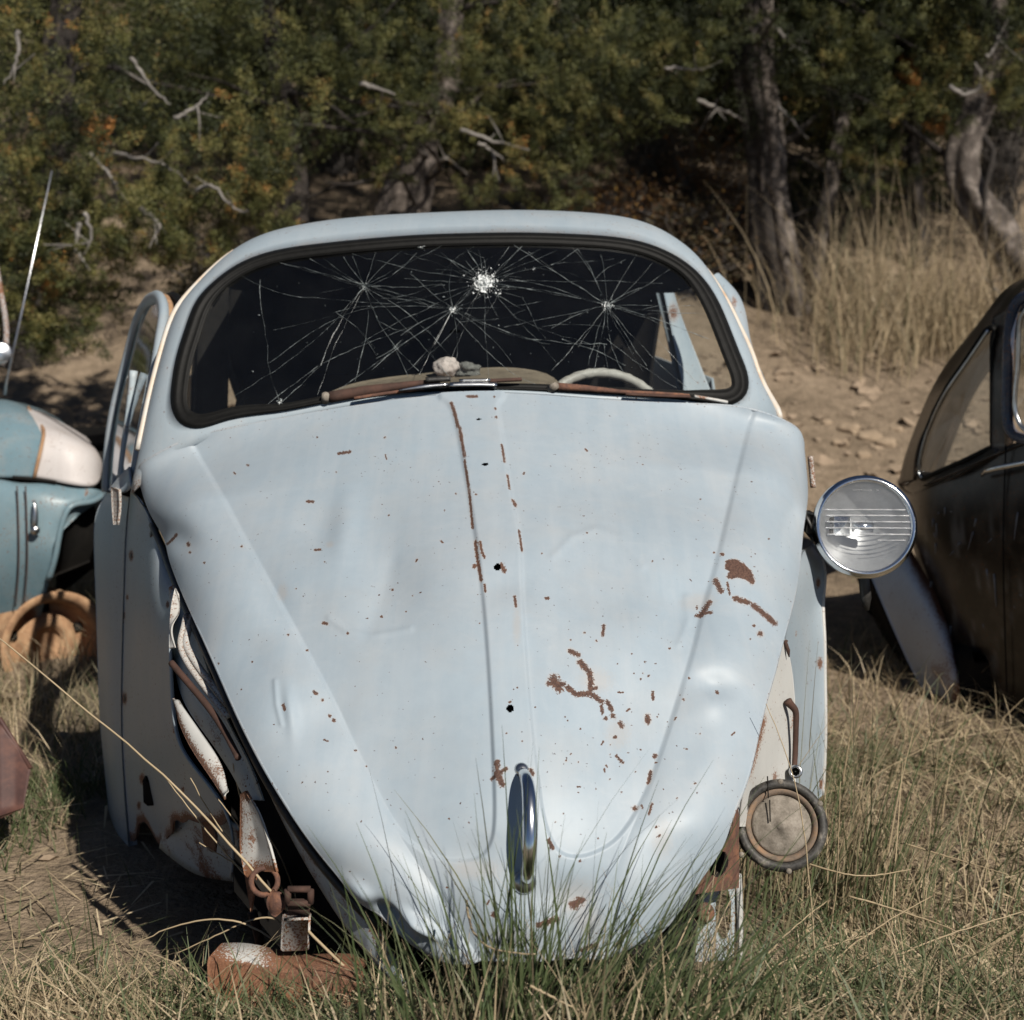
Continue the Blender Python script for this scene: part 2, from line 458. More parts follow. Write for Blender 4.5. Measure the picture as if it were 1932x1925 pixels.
M['dullchrome'] = mat_plain('dull_chrome', (0.4, 0.41, 0.42), (0.7, 0.71, 0.72), 40, 0.28, 1.0, 0.0004, 0.3)
M['grime'] = mat_plain('greasy_black_metal', (0.006, 0.006, 0.006), (0.05, 0.048, 0.045), 50, 0.45)
M['tanvinyl'] = mat_plain('dusty_tan_dashboard', (0.14, 0.11, 0.08), (0.26, 0.205, 0.15), 25, 0.9)
M['wheel'] = mat_plain('old_ivory_plastic', (0.36, 0.33, 0.30), (0.56, 0.53, 0.49), 35, 0.5)
M['rag'] = mat_plain('pale_cloth', (0.50, 0.41, 0.38), (0.72, 0.62, 0.58), 45, 0.95)
M['fluff'] = mat_plain('grey_fluff', (0.12, 0.115, 0.105), (0.33, 0.32, 0.30), 90, 1.0, bumpd=0.006, bstr=1.0)
M['wglass'] = mat_glass('windshield_glass', (0.80, 0.84, 0.84), 0.02, 0.012, (0.4, 0.42, 0.44))
M['glass'] = mat_glass('window_glass', (0.75, 0.78, 0.78), 0.03, 0.05, (0.4, 0.38, 0.35))
M['lens'] = mat_glass('lamp_glass', (0.93, 0.95, 0.96), 0.02, 0.10, (0.6, 0.58, 0.56), 0.02, dscale=25)
M['crack'] = mat_plain('glass_fracture', (0.05, 0.062, 0.065), (0.40, 0.44, 0.44), 90, 0.3, 0, lo=0.42, hi=0.72)

# ================================================================== the pale blue car
CARLOC = (float(CO[0]), float(CO[1]), 0.0)
CAR = thing('wrecked_car', 'pale blue wrecked rounded car with cracked windshield and dented hood, nose in the grass', 'car', CARLOC)

def sa(x, y): return 772.8 + .38 * x, 1004.6 + .38 * y
def sb(x, y): return 386.4 + .3212 * x, 850.1 + .3212 * y
def sc(x, y): return 811.4 + .3613 * x, 386.4 + .3613 * y
def sd(x, y): return 154.6 + .281 * x, 927.4 + .281 * y
def sf(x, y): return 811.4 + .32 * x, 1313.8 + .32 * y
def s1(x, y): return 270.5 + .3212 * x, 386.4 + .3212 * y
def S(f, *pts): return [f(*p) for p in pts]

# ---- hood surface: five long rails, natural splines across
rail_L = [(261, 903, .10, 0), (280, 962, .03, .10), (304, 1017, -.06, .19), (334, 1096, -.18, .30), (362, 1160, -.29, .39), (388, 1217, -.37, .47), (416, 1279, -.46, .55), (447, 1349, -.55, .62), (494, 1442, -.65, .70), (532, 1507, -.715, .76), (577, 1576, -.775, .82), (615, 1626, -.81, .865), (651, 1668, -.84, .90), (690, 1710, -.865, .935), (735, 1748, -.89, .965), (773, 1781, -.91, .985), (800, 1799, -.92, 1)]
rail_R = [(1518, 848, .10, 0), (1523, 934, 0, .12), (1517, 985, -.08, .2), (1509, 1061, -.2, .31), (1498, 1131, -.3, .41), (1478, 1207, -.41, .51), (1461, 1272, -.5, .58), (1441, 1342, -.58, .65), (1430, 1390, -.63, .69), (1397, 1506, -.74, .79), (1381, 1544, -.775, .82), (1362, 1598, -.81, .865), (1323, 1659, -.85, .91), (1275, 1730, -.89, .955), (1237, 1768, -.91, .98), (1180, 1795, -.93, 1)]
rail_C = [(893, 737, 0, 0), (905, 820, -.16, .12), (918, 905, -.30, .24), (930, 985, -.43, .34), (941, 1070, -.55, .43), (952, 1200, -.68, .55), (962, 1335, -.78, .66), (972, 1445, -.85, .745), (985, 1560, -.905, .82), (992, 1670, -.942, .89), (998, 1750, -.955, .95), (1002, 1815, -.955, 1)]
rail_cl = [(350, 831, .06, 0), (400, 905, 0, .13), (450, 1000, 0, .26), (500, 1090, 0, .37), (560, 1200, 0, .48), (620, 1310, 0, .59), (660, 1400, 0, .66), (720, 1520, 0, .755), (775, 1610, 0, .83), (835, 1700, 0, .90), (880, 1770, 0, .955), (905, 1812, 0, 1)]
rail_cr = [(1422, 774, .06, 0), (1405, 850, 0, .12), (1380, 950, 0, .25), (1360, 1040, 0, .37), (1330, 1150, 0, .47), (1310, 1230, 0, .55), (1280, 1330, 0, .63), (1250, 1420, 0, .70), (1225, 1490, 0, .76), (1185, 1580, 0, .83), (1150, 1670, 0, .90), (1115, 1750, 0, .955), (1095, 1806, 0, 1)]
NU, NV = 460, 520
tq = np.linspace(0, 1, NV)
def rail(r):
    r = np.array(r, float); return nspline(r[:, 3], r[:, :3], tq)
rL, rR, rC, rcl, rcr = map(rail, (rail_L, rail_R, rail_C, rail_cl, rail_cr))
rL[:, 2] += -.15 * np.sin(np.pi * tq)**1.1; rR[:, 2] += -.15 * np.sin(np.pi * tq)**1.1
w0 = (1 - sstep(0, .18, tq))
rcl[:, 2] = w0 * .055 + (1 - w0) * (rC[:, 2] + .30 * (rL[:, 2] - rC[:, 2]))
rcr[:, 2] = w0 * .055 + (1 - w0) * (rC[:, 2] + .30 * (rR[:, 2] - rC[:, 2]))
def P3(r): return cl(r[:, 0], r[:, 1], r[:, 2])
q1, q2 = .5 * (rC + rcl), .5 * (rC + rcr)                 # crown between the centre rib and the creases
q1[:, 2] = rC[:, 2] + .15 * (rcl[:, 2] - rC[:, 2]); q2[:, 2] = rC[:, 2] + .15 * (rcr[:, 2] - rC[:, 2])
q1[:, 1] = rC[:, 1] + .43 * (rcl[:, 1] - rC[:, 1]); q2[:, 1] = rC[:, 1] + .43 * (rcr[:, 1] - rC[:, 1])
q1[:, 1] = np.where(w0 > 0, q1[:, 1] + w0 * (768 - (737 + .43 * 94)), q1[:, 1]); q2[:, 1] += w0 * (750 - (737 + .43 * 37))
rails = np.stack([P3(r) for r in (rL, rcl, q1, rC, q2, rcr, rR)], 0)
sk = np.array([-1, -.66, -.33, 0, .33, .66, 1.0]); sq = np.linspace(-1, 1, NU)
G = nspline(sk, rails.reshape(7, -1), sq).reshape(NU, NV, 3)
# round the shoulders: push the band outside the creases outward
N = grid_normals(G)
if np.sum(N * (EYE - G)) < 0: N = -N
e = np.clip((np.abs(sq) - .66) / .34, 0, 1); G = G + N * (.016 * 4 * e * (1 - e))[:, None, None]
HX, HY = sheet(G)
D = np.zeros((NU, NV))
# recessed side panels
pl = [(200, 500), (352, 833)] + [(p[0], p[1]) for p in rail_cl[1:8]] + [(752, 1572), (800, 1612), (850, 1628), (905, 1622), (930, 1590), (936, 1540), (933, 1450), (928, 1330), (920, 1200), (908, 1070), (895, 980), (875, 860), (862, 790), (850, 755), (820, 742), (820, 500)]
pr = [(1600, 500), (1422, 776)] + [(p[0], p[1]) for p in rail_cr[1:9]] + S(sf, (1200, 730), (1090, 870), (930, 950), (800, 950), (720, 880), (660, 700), (640, 520)) + [(1008, 1422), (997, 1308), (986, 1156), (981, 1018), (970, 964), (961, 921), (952, 856), (940, 783), (936, 757), (955, 742), (960, 500)]
def chaikin(P, k=3):
    P = np.array(P, float)
    for _ in range(k):
        Qn = np.roll(P, -1, 0); P = np.stack([.75 * P + .25 * Qn, .25 * P + .75 * Qn], 1).reshape(-1, 2)
    return P
for poly in (chaikin(pl), chaikin(pr)):
    d = seg_dist(HX, HY, poly, True) * np.where(inside(HX, HY, poly), 1, -1)
    D -= .0052 * sstep(-3, 7, d)
def gauss(px, py, rx, ry, deg, mm, pw=2):
    a = math.radians(deg); x = HX - px; y = HY - py
    u = (x * math.cos(a) + y * math.sin(a)) / rx; v = (-x * math.sin(a) + y * math.cos(a)) / ry
    return mm * .001 * np.exp(-(u * u + v * v)**(pw / 2))
for gdef in [(725, 1075, 70, 105, -12, -8), (648, 985, 26, 70, 8, 3.2), (655, 1130, 45, 60, 30, 2), (600, 990, 45, 40, 0, -3), (1140, 1085, 95, 75, 10, -5, 3), (1285, 1125, 45, 60, -20, -5),
             (1352, 1290, 42, 26, 15, -7), (1345, 1330, 40, 25, 0, 2.5), (950, 1100, 60, 35, 0, -4), (590, 1365, 60, 42, 0, -5), (548, 1345, 12, 45, -6, 3), (470, 1225, 55, 50, 0, -4), (505, 1110, 30, 60, -25, -3),
             (735, 1728, 42, 14, 38, -16), (790, 1745, 50, 13, 30, 9), (688, 1690, 40, 14, 40, 7), (1060, 1690, 80, 40, 0, -5), (890, 1610, 60, 40, 0, -4), (1250, 1590, 50, 70, 20, -2.5), (1190, 1300, 60, 120, 15, -3),
             (1210, 1180, 40, 70, 0, 2.5), (560, 900, 120, 40, -10, -3), (1120, 900, 120, 50, 0, -2), (800, 1400, 120, 80, 0, -2.5), (1300, 1420, 40, 80, 15, -3), (330, 1010, 40, 30, 20, -6)]:
    D += 1.9 * gauss(*gdef)
def ridge(pts, w, mm): return mm * .001 * np.exp(-(seg_dist(HX, HY, pts) / w)**2)
D += ridge([(620, 1165), (655, 1188), (700, 1194), (770, 1180)], 7, 1.6)
D += ridge([(1045, 1045), (1080, 1010), (1125, 995), (1170, 1010), (1215, 1060)], 8, 1.8)
D += ridge([(1300, 1120), (1304, 1160), (1285, 1210)], 8, 2.2)
D += ridge([(519, 1285), (522, 1330), (530, 1365)], 5, 2.0)
D += ridge([(690, 1190), (718, 1100), (735, 1045)], 18, -1.8)
D += .0065 * (fnoise(G * 3.6, 2) - .5) + .0030 * (fnoise(G * 9 + 4, 2) - .5) * sstep(.15, .5, tq)[None, :]
G = G + N * D[..., None]
N = grid_normals(G)
if np.sum(N * (EYE - G)) < 0: N = -N
HP, HN = G.reshape(-1, 3), N.reshape(-1, 3); HXf, HYf = HX.ravel(), HY.ravel()
def hood(px, py, off=0.0):
    k = int(np.argmin((HXf - px)**2 + (HYf - py)**2)); return HP[k] + HN[k] * off
def hoodn(px, py):
    return HN[int(np.argmin((HXf - px)**2 + (HYf - py)**2))]
# ---- rust and chips on the hood, each where it sits on the sheet metal
rustf = np.full((NU, NV), -1.0)
def stroke(pts, w):
    global rustf
    w = max(w, 1.7)
    x0, x1 = min(p[0] for p in pts) - 3 * w - 6, max(p[0] for p in pts) + 3 * w + 6
    y0, y1 = min(p[1] for p in pts) - 3 * w - 6, max(p[1] for p in pts) + 3 * w + 6
    k = (HX > x0) & (HX < x1) & (HY > y0) & (HY < y1)
    if not k.any(): return
    d = seg_dist(HX[k], HY[k], pts if len(pts) > 1 else [pts[0], (pts[0][0] + .5, pts[0][1])])
    rustf[k] = np.maximum(rustf[k], np.maximum(-1, 1.05 - .62 * d / w))
blot = S(sa, (1570, 140), (1620, 135), (1660, 160), (1695, 195), (1712, 245), (1700, 262), (1670, 235), (1630, 225), (1590, 232), (1572, 225), (1590, 195), (1565, 180))
dd = seg_dist(HX, HY, blot, True) * np.where(inside(HX, HY, blot), 1, -1); rustf = np.maximum(rustf, np.clip(.55 + dd / 5, -1, 1.2))
for f, w, *pts in [(sa, 5, (1520, 240), (1545, 290)), (sa, 2, (1575, 250), (1590, 310)), (sa, 5, (1615, 330), (1680, 350)), (sa, 5, (1705, 365), (1750, 400), (1810, 455)), (sa, 5, (1740, 505)), (sa, 5, (1455, 400), (1490, 345)), (sa, 3, (1435, 395), (1500, 395)), (sa, 4, (1550, 110)), (sa, 2, (1517, 92)), (sa, 2.5, (1708, 465)),
                   (sa, 9, (720, 720), (745, 760)), (sa, 5, (695, 740), (770, 745)), (sa, 5, (790, 760), (830, 795), (900, 790), (960, 830)), (sa, 5.5, (850, 635), (900, 690), (905, 770)), (sa, 4.5, (800, 580), (840, 600)), (sa, 3, (905, 775), (935, 760)), (sa, 3, (960, 850), (965, 885)), (sa, 4, (990, 830), (1015, 870)), (sa, 4, (980, 912)), (sa, 5, (1020, 900)), (sa, 4.5, (1055, 935), (1062, 950)), (sa, 3.5, (1028, 1005)), (sa, 3, (1035, 1100), (1065, 1135)), (sa, 5, (1190, 905), (1192, 930)), (sa, 2.5, (1215, 780), (1218, 820)), (sa, 3, (970, 450), (962, 500)), (sa, 2, (1175, 632)), (sa, 2.4, (1195, 700)), (sa, 2.2, (1155, 715)), (sa, 2.2, (870, 490)), (sa, 2.2, (930, 530)), (sa, 3, (1538, 775), (1540, 790)), (sa, 2.5, (1360, 830)), (sa, 2.3, (1390, 720)),
                   (sa, 3, (325, 40), (340, 150), (355, 225)), (sa, 2.5, (350, 50), (360, 100), (372, 125)), (sa, 4, (320, 155)), (sa, 2.3, (372, 250), (376, 285)), (sa, 4, (455, 160), (470, 182)), (sa, 2.5, (522, 310), (528, 365)), (sa, 3, (680, 313), (692, 313)), (sa, 6, (432, 1140), (435, 1200), (460, 1250)), (sa, 4, (410, 1215), (480, 1172)), (sa, 4, (602, 1180), (612, 1200)), (sa, 4, (1225, 1100)), (sa, 3, (1203, 1180), (1190, 1240)), (sa, 5, (1125, 1365)), (sa, 2.3, (1205, 1345), (1190, 1400)), (sa, 2.4, (498, 840)),
                   (sc, 3, (110, 1030), (125, 1070), (145, 1150)), (sc, 3, (155, 1160), (180, 1310)), (sc, 2.4, (180, 1330), (205, 1500), (222, 1680)), (sc, 2.4, (340, 1060)), (sc, 2.4, (345, 1105)), (sc, 2.3, (375, 1250), (390, 1340)), (sc, 2.3, (405, 1410), (415, 1480)), (sc, 3.5, (435, 1540), (445, 1560)), (sc, 2.4, (465, 1700), (480, 1800)), (sc, 2.6, (195, 997), (245, 997)), (sc, 2.4, (220, 1675)), (sc, 2.3, (335, 1000)),
                   (sf, 8, (860, 1240), (900, 1215)), (sf, 5, (640, 1355), (750, 1320)), (sf, 4, (700, 850), (720, 895)), (sf, 2.5, (765, 945)), (sf, 3, (1340, 770)), (sf, 3, (1360, 820)), (sf, 5, (372, 1290)), (sf, 4, (900, 1500), (980, 1470)), (sf, 3, (1330, 350)), (sf, 2.4, (885, 972)), (sf, 3, (600, 1100)),
                   (sb, 2.4, (245, 70)), (sb, 2.5, (600, 275), (630, 277)), (sb, 2.4, (640, 560), (670, 555)), (sb, 2.5, (690, 1003), (715, 1010)), (sb, 2.3, (835, 1065)), (sb, 2.3, (1085, 763)), (sb, 2.3, (1025, 942)), (sb, 3, (640, 1415), (655, 1425)), (sb, 2.6, (685, 1460)), (sb, 3, (725, 1547)), (sb, 3.2, (750, 1572)), (sb, 3.2, (460, 1495), (470, 1520)), (sb, 2.3, (485, 1080)), (sb, 2.3, (595, 1165)), (sb, 2.3, (215, 560)), (sb, 2.3, (1110, 1730)), (sb, 2.3, (880, 1755)),
                   (sd, 2.5, (545, 350), (600, 270)), (sd, 3.5, (685, 335), (695, 345)), (sd, 2.5, (712, 400)), (sd, 2.2, (818, 477)), (s1, 2.6, (1140, 1445), (1210, 1435)), (s1, 2.3, (1415, 1352)), (s1, 2.3, (605, 1513)), (s1, 2.5, (955, 1720), (990, 1722))]:
    stroke(S(f, *pts), w)
rr = np.random.default_rng(11)
for k in range(95):
    x, y = rr.uniform(300, 1500), rr.uniform(800, 1800)
    if rr.random() < .5: x, y = rr.normal(1150, 110), rr.normal(1330, 150)
    stroke([(x, y)], 1.0 + .9 * rr.random()) if rr.random() < .6 else stroke([(x, y), (x + rr.normal(0, 5), y + rr.normal(0, 5))], 1.5)
edge = np.minimum.reduce([np.broadcast_to((1 - np.abs(sq))[:, None] * 630, (NU, NV))])
rustf = np.maximum(rustf, np.clip(.42 - edge / 5, -1, .42))
rustf = np.maximum(rustf, np.clip(.35 - (1 - tq)[None, :] * 900 / 14, -1, .35))
stain = np.maximum.reduce([1.0 * np.exp(-(((HX - x) / a)**2 + ((HY - y) / b)**2)) for x, y, a, b in [(1090, 1695, 60, 45), (1110, 1730, 40, 50), (1250, 1585, 25, 45), (1320, 1130, 40, 22), (1170, 1380, 30, 40), (1125, 1280, 45, 30), (900, 1640, 60, 25), (960, 1770, 60, 30), (620, 1020, 10, 9), (975, 1180, 10, 50), (530, 1110, 14, 22), (348, 1022, 8, 8)]])
stain = np.maximum(stain, .6 * np.exp(-((tq[None, :] - 1) / .03)**2))
# drilled holes along the rib
idx = np.arange(NU * NV).reshape(NU, NV)
Q = np.stack([idx[:-1, :-1], idx[1:, :-1], idx[1:, 1:], idx[:-1, 1:]], -1).reshape(-1, 4)
cxh = HX.ravel()[Q].mean(1); cyh = HY.ravel()[Q].mean(1)
keep = np.ones(len(Q), bool)
for hx, hy, ax, ay in [(939, 1068, 7, 5.5), (962.5, 1336, 7, 7), (915.5, 876, 6, 3), (903, 790, 4.5, 1.8)]:
    keep &= ((cxh - hx) / ax)**2 + ((cyh - hy) / ay)**2 > 1
Q = Q[keep]
if np.dot(np.cross(HP[Q[0, 1]] - HP[Q[0, 0]], HP[Q[0, 2]] - HP[Q[0, 0]]), HN[Q[0, 0]]) < 0: Q = Q[:, ::-1]
me = mesh_np('hood', HP, Q, M['blue'], True, {'rust': rustf.ravel(), 'stain': stain.ravel()})
HOOD = link('hood', me, CAR)
# folded flange and inner skin
mb = MB()
border = np.vstack([G[0, :, :], G[1:, -1, :], G[-1, ::-1, :][1:], G[::-1, 0, :][1:]])
bn = np.vstack([N[0, :, :], N[1:, -1, :], N[-1, ::-1, :][1:], N[::-1, 0, :][1:]])
mb.tube(border[::4] - .003 * bn[::4], .0036, 6, closed=True, r=.15)
mb.build('hood_edge', M['blue'], HOOD)
gi = G[np.linspace(6, NU - 7, 46).astype(int)][:, np.linspace(4, NV - 8, 50).astype(int)]
ni = N[np.linspace(6, NU - 7, 46).astype(int)][:, np.linspace(4, NV - 8, 50).astype(int)]
mb = MB(); mb.grid(gi - ni * .022, toward=car(0, -.2, .2)); mb.build('hood_inner_skin', M['dark'], HOOD)

# ---- chrome hood handle
hp = [hood(984, 1452, -.004), hood(988, 1468, .018), hood(992, 1495, .036), hood(995, 1545, .046), hood(996, 1595, .044), hood(994, 1632, .032), hood(991, 1656, .012), hood(990, 1664, -.004)]
hp = resample(hp, 28); hw = nspline(np.linspace(0, 1, 7), np.array([.005, .0085, .0100, .0108, .0102, .0092, .0085]), np.linspace(0, 1, 28))
mb = MB(); mb.tube(hp, hw, 16, flat=.75, up=hoodn(994, 1560))
HND = mb.build('hood_handle', M['chrome'], CAR)
mb = MB(); mb.lathe(hood(990, 1664, .002), hoodn(990, 1664), [(.0005, .007), (.009, .0068), (.0145, .004), (.017, 0), (.017, -.004)], 28); mb.build('base_plate', M['dullchrome'], HND)
mb = MB(); mb.lathe(hood(984, 1450, .0), hoodn(984, 1450), [(.0005, .005), (.007, .0045), (.0105, 0), (.0105, -.003)], 24); mb.build('base_plate', M['dullchrome'], HND)

# ---- windshield surface: leans back and bows forward in the middle
ZC = float(CO[2])
def wsurf(px, py, off=0.0):
    px = np.asarray(px, float); py = np.asarray(py, float); ly = np.full(np.shape(px), .15)
    for _ in range(30):
        P = cl(px, py, ly); lx, _l = carxy(P)
        ly = .5 * ly + .5 * (.055 + .72 * (P[..., 2] - ZC) + .20 * lx**2 + off)
    return cl(px, py, ly)
pairs = [((890, 737), (893, 747), .0), ((752, 743), (750, 760), .01), ((611, 761), (600, 785), .02), ((527, 777), (500, 808), .02), ((421, 795), (400, 836), .02), ((364, 807), (322, 868), .03), ((338, 795), (262, 918), .06), ((325, 769), (247, 926), .08), ((325, 725), (262, 850), .06), ((335, 669), (283, 750), .05), ((351, 618), (305, 665), .05), ((373, 566), (331, 592), .06), ((405, 531), (364, 549), .08), ((450, 499), (412, 502), .12), ((502, 478), (463, 467), .16), ((592, 462), (550, 440), .21), ((688, 452), (656, 425), .25), ((797, 444), (784, 417), .27), ((889, 441), (889, 412), .28), ((992, 440), (992, 410), .28), ((1065, 442), (1083, 413), .27), ((1137, 446), (1160, 421), .25), ((1209, 457), (1227, 439), .21), ((1268, 480), (1281, 468), .16), ((1314, 513), (1322, 502), .11), ((1347, 556), (1362, 558), .07), ((1375, 617), (1394, 620), .06), ((1398, 675), (1422, 684), .05), ((1410, 711), (1444, 740), .06), ((1407, 742), (1470, 792), .08), ((1387, 760), (1450, 806), .06), ((1330, 760), (1390, 790), .03), ((1250, 751), (1250, 770), .02), ((1100, 742), (1100, 756), .01), ((1000, 738), (1000, 750), .0)]
NS = 240
Spx = np.array([p[0] for p in pairs], float); Opx = np.array([[*p[1], p[2]] for p in pairs], float)
prm = np.r_[0, np.cumsum(np.hypot(*np.diff(np.vstack([Spx, Spx[:1]]), axis=0).T))]
def cspl(P, q):
    k = 4; Pe = np.vstack([P[-k:], P, P[:k + 1]]); te = np.r_[prm[-k - 1:-1] - prm[-1], prm[:-1], prm[:k + 1] + prm[-1]]
    return nspline(te, Pe, q)
qs = np.linspace(0, prm[-1], NS, endpoint=False)
Sl = cspl(Spx, qs); Ol = cspl(Opx, qs)
S3 = wsurf(Sl[:, 0], Sl[:, 1])
def lyof(P): return carxy(P)[1]
O3 = np.zeros_like(S3)
for it in range(NS):
    x, y, d = Ol[it]; ly = lyof(wsurf(x, y)) + d; O3[it] = cl(x, y, ly)
steps = np.linspace(0, 1, 9)
FR = S3[:, None] * (1 - steps)[None, :, None] + O3[:, None] * steps[None, :, None]
nrm = grid_normals(np.concatenate([FR, FR[:1]], 0))[:-1]
if np.sum(nrm * (EYE - FR)) < 0: nrm = -nrm
topw = sstep(.02, .25, Ol[:, 2])
FR = FR + nrm * ((.008 + .022 * topw)[:, None] * (4 * steps * (1 - steps))[None, :])[..., None]
mb = MB()
dr = np.full((NS, 9), -.2); sidem = (Ol[:, 2] > .045) & (Ol[:, 2] < .09)
dr[sidem, 7:] = .3; dr[:, 0] = .22
mb.grid(FR, thick=.005, closed_u=True, r=dr)
BODY = mb.build('windshield_frame', M['bluebody'], CAR)
M['gutter'] = mat_plain('rust_stained_gutter', (0.50, 0.50, 0.48), (0.55, 0.47, 0.38), 9, 0.5, c3=(0.42, 0.24, 0.12), lo=.4, hi=.7)
# rolled drip gutters along both pillars
for lo_, hi_ in ((10, 13.6), (24.2, 29)):
    q = np.linspace(np.interp(lo_ - 2 if lo_ < 20 else lo_, range(len(prm)), prm), np.interp(hi_, range(len(prm)), prm), 40)
    o = cspl(Opx, q); g = np.array([cl(x, y, lyof(wsurf(x, y)) + d + .004) for x, y, d in o])
    mb = MB(); mb.tube(g, .0075, 8, flat=1.4, r=.1); mb.build('drip_gutter', M['gutter'], BODY)

# roof back to the tail, dark lining under it, tail wall
sel = np.where((O3[:, 2] > 1.20))[0]
seq = np.r_[sel[np.argmin(np.where(Ol[sel, 0] < 880, O3[sel, 2], 9))]:sel.max() + 1]
seq = np.array([k for k in seq if O3[k, 2] > 1.20])
arc0 = O3[seq]
lx0, ly0 = carxy(arc0); z0 = arc0[:, 2]; zt = z0.max()
rows = [arc0]; ztop_prev = 0
for k, dl in enumerate([.10, .25, .45, .7, 1.0, 1.3, 1.55, 1.75]):
    sh = 1 - .02 * min(dl, .3) / .3 - .14 * max(0, dl - .5)**1.4
    top = (.006 * sstep(0, .3, dl) - .03 * max(0, dl - .3) - .16 * max(0, dl - .5)**1.8)
    frac = (z0 - 1.20) / (zt - 1.20)
    lyn = np.maximum(ly0, .25) * (1 - min(1, dl / .5)) + .62 * min(1, dl / .5) + dl
    if dl < .5: lyn = ly0 + dl
    zz = z0 + top * (.35 + .65 * frac) - .03 * min(1, dl / .3) * (1 - frac)
    rows.append(np.stack([car(a, b, c) for a, b, c in zip(lx0 * sh, lyn, zz)]))
RF = np.stack(rows, 0)
mb = MB(); mb.grid(RF, toward=(0, 3.6, 6)); ROOF = mb.build('roof', M['bluebody'], CAR)
lin = RF[1:].copy(); cx_ = lin.mean(1, keepdims=True); lin = cx_ + (lin - cx_) * .975; lin[..., 2] -= .025
mb = MB(); mb.grid(lin, thick=.004, toward=(0, 3.6, .5)); mb.build('headliner', M['dark'], ROOF)
bk = RF[-1]; base = bk.copy(); base[:, 2] = .25
mb = MB(); mb.grid(np.stack([bk, .5 * (bk + base), base], 0), thick=.01); mb.build('tail_wall', M['dark'], CAR)

# lower cabin: floor, side walls behind the doors with quarter windows, B posts
mb = MB()
mb.box(car(0, .9, .2), CR * .66, CB * .95, np.array([0, 0, .03]))
mb.box(car(0, 1.15, .55), CR * .6, CB * .30, np.array([0, 0, .22]))
mb.box(car(-.3, .85, .62), CR * .24, CB * .10 + np.array([0, 0, .03]), np.array([0, 0, .30]))
mb.box(car(.3, .85, .60), CR * .24, CB * .10 + np.array([0, 0, .03]), np.array([0, 0, .28]))
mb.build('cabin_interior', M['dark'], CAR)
for s in (-1, 1):
    mb = MB()
    x1, x2 = .685 * s, .60 * s
    # panel below the belt, and a wall above it with a tapering quarter window
    g = np.array([[car(x1 * 1.04, l, .25), car(x1 * 1.10, l, .6), car(x1 * 1.02, l, .92)] for l in np.linspace(.98, 2.2, 12)])
    mb.grid(g, thick=.006, toward=car(3 * s, 1.2, .8))
    rear = np.array([car(x1 * .94, 2.05, .90), car(x1 * .92, 1.92, .97), car(x1 * .88, 1.72, 1.06), car(x2 * .90, 1.45, 1.14)])
    g2 = np.stack([rear, rear + CB * .45 - CR * s * .02], 0)
    tp = np.array([car(x2 * .97, .9, 1.225), car(x2 * .95, 1.2, 1.215), car(x2 * .9, 1.5, 1.18)]); g3 = np.stack([tp - np.array([0, 0, .05]), tp - CR * s * .02], 0)
    mb.grid(g2, thick=.012, toward=car(3 * s, 1.2, 1)); mb.grid(g3, thick=.012, toward=car(3 * s, 1.2, 1))
    qp = mb.build('quarter_panel', M['bluebody'], CAR)

g = loft([CL([(1247, 530, .86), (1256, 570, .84), (1272, 650, .80), (1296, 765, .75)]), CL([(1266, 530, .90), (1277, 570, .88), (1306, 650, .84), (1352, 765, .79)])], 30, 8, bulge=.006)
gx, gy = sheet(g); mb = MB(); mb.grid(g, thick=.03, r=np.clip(.85 - np.hypot((gx - 1270) / 16, (gy - 590) / 30), -.35, 1)); mb.build('door_post', M['bluebody'], CAR)
mb = MB(); mb.grid(loft([CL([(376, 540, .95), (372, 680, .9), (366, 830, .86)]), CL([(432, 520, 1.0), (432, 680, .95), (428, 830, .9)])], 12, 5), thick=.03); mb.build('door_post', M['dark'], CAR)  # left post widened and coloured dark, the cabin's shade put into its colour
mb = MB()
mb.grid(loft([CL([(440, 520, 1.05), (430, 600, 1.05), (438, 690, 1.05), (476, 800, 1.05), (480, 860, 1.05)]), CL([(640, 462, 1.15), (640, 600, 1.15), (640, 690, 1.15), (640, 800, 1.15), (640, 860, 1.15)]), CL([(900, 450, 1.2), (900, 600, 1.2), (900, 690, 1.2), (900, 800, 1.2), (900, 860, 1.2)]), CL([(1248, 500, 1.05), (1240, 600, 1.05), (1228, 680, 1.05), (1222, 800, 1.05), (1220, 860, 1.05)])], 30, 24, lin=True), thick=.08); mb.build('cabin_dark_sheet', M['dark'], CAR)  # dark sheet across the cabin, seat-shaped at the sides, added to darken it
# ---- rubber seal, glass, cracks
cen = Spx.mean(0); tn = np.gradient(np.vstack([Sl[-1:], Sl, Sl[:1]]), axis=0)[1:-1]
nn = np.stack([-tn[:, 1], tn[:, 0]], 1); nn /= np.linalg.norm(nn, axis=1)[:, None]
nn *= np.sign(np.sum(nn * (cen - Sl), axis=1))[:, None]
wid = 22 + 9 * sstep(1200, 1400, Sl[:, 0]) * sstep(480, 560, Sl[:, 1]) + 8 * sstep(420, 340, Sl[:, 0]) - 8 * sstep(700, 740, Sl[:, 1]) * sstep(440, 560, Sl[:, 0]) * sstep(1370, 1280, Sl[:, 0])
ks = np.linspace(-.06, 1, 8); SE = np.zeros((NS, 8, 3))
prof_h = np.array([.0, .010, .013, .012, .007, .009, .008, .0])
for j, k in enumerate(ks):
    q = Sl + nn * (wid * k)[:, None]; SE[:, j] = wsurf(q[:, 0], q[:, 1], -prof_h[j])
mb = MB(); mb.grid(SE, thick=.004, closed_u=True); mb.build('windshield_seal', M['rubber'], CAR)
inner = Sl + nn * (wid * .9)[:, None]; c2 = inner.mean(0)
kk = np.linspace(0.02, 1, 14)
GLs = np.stack([wsurf(*(c2 + (inner - c2) * k).T, .002) for k in kk], 1)
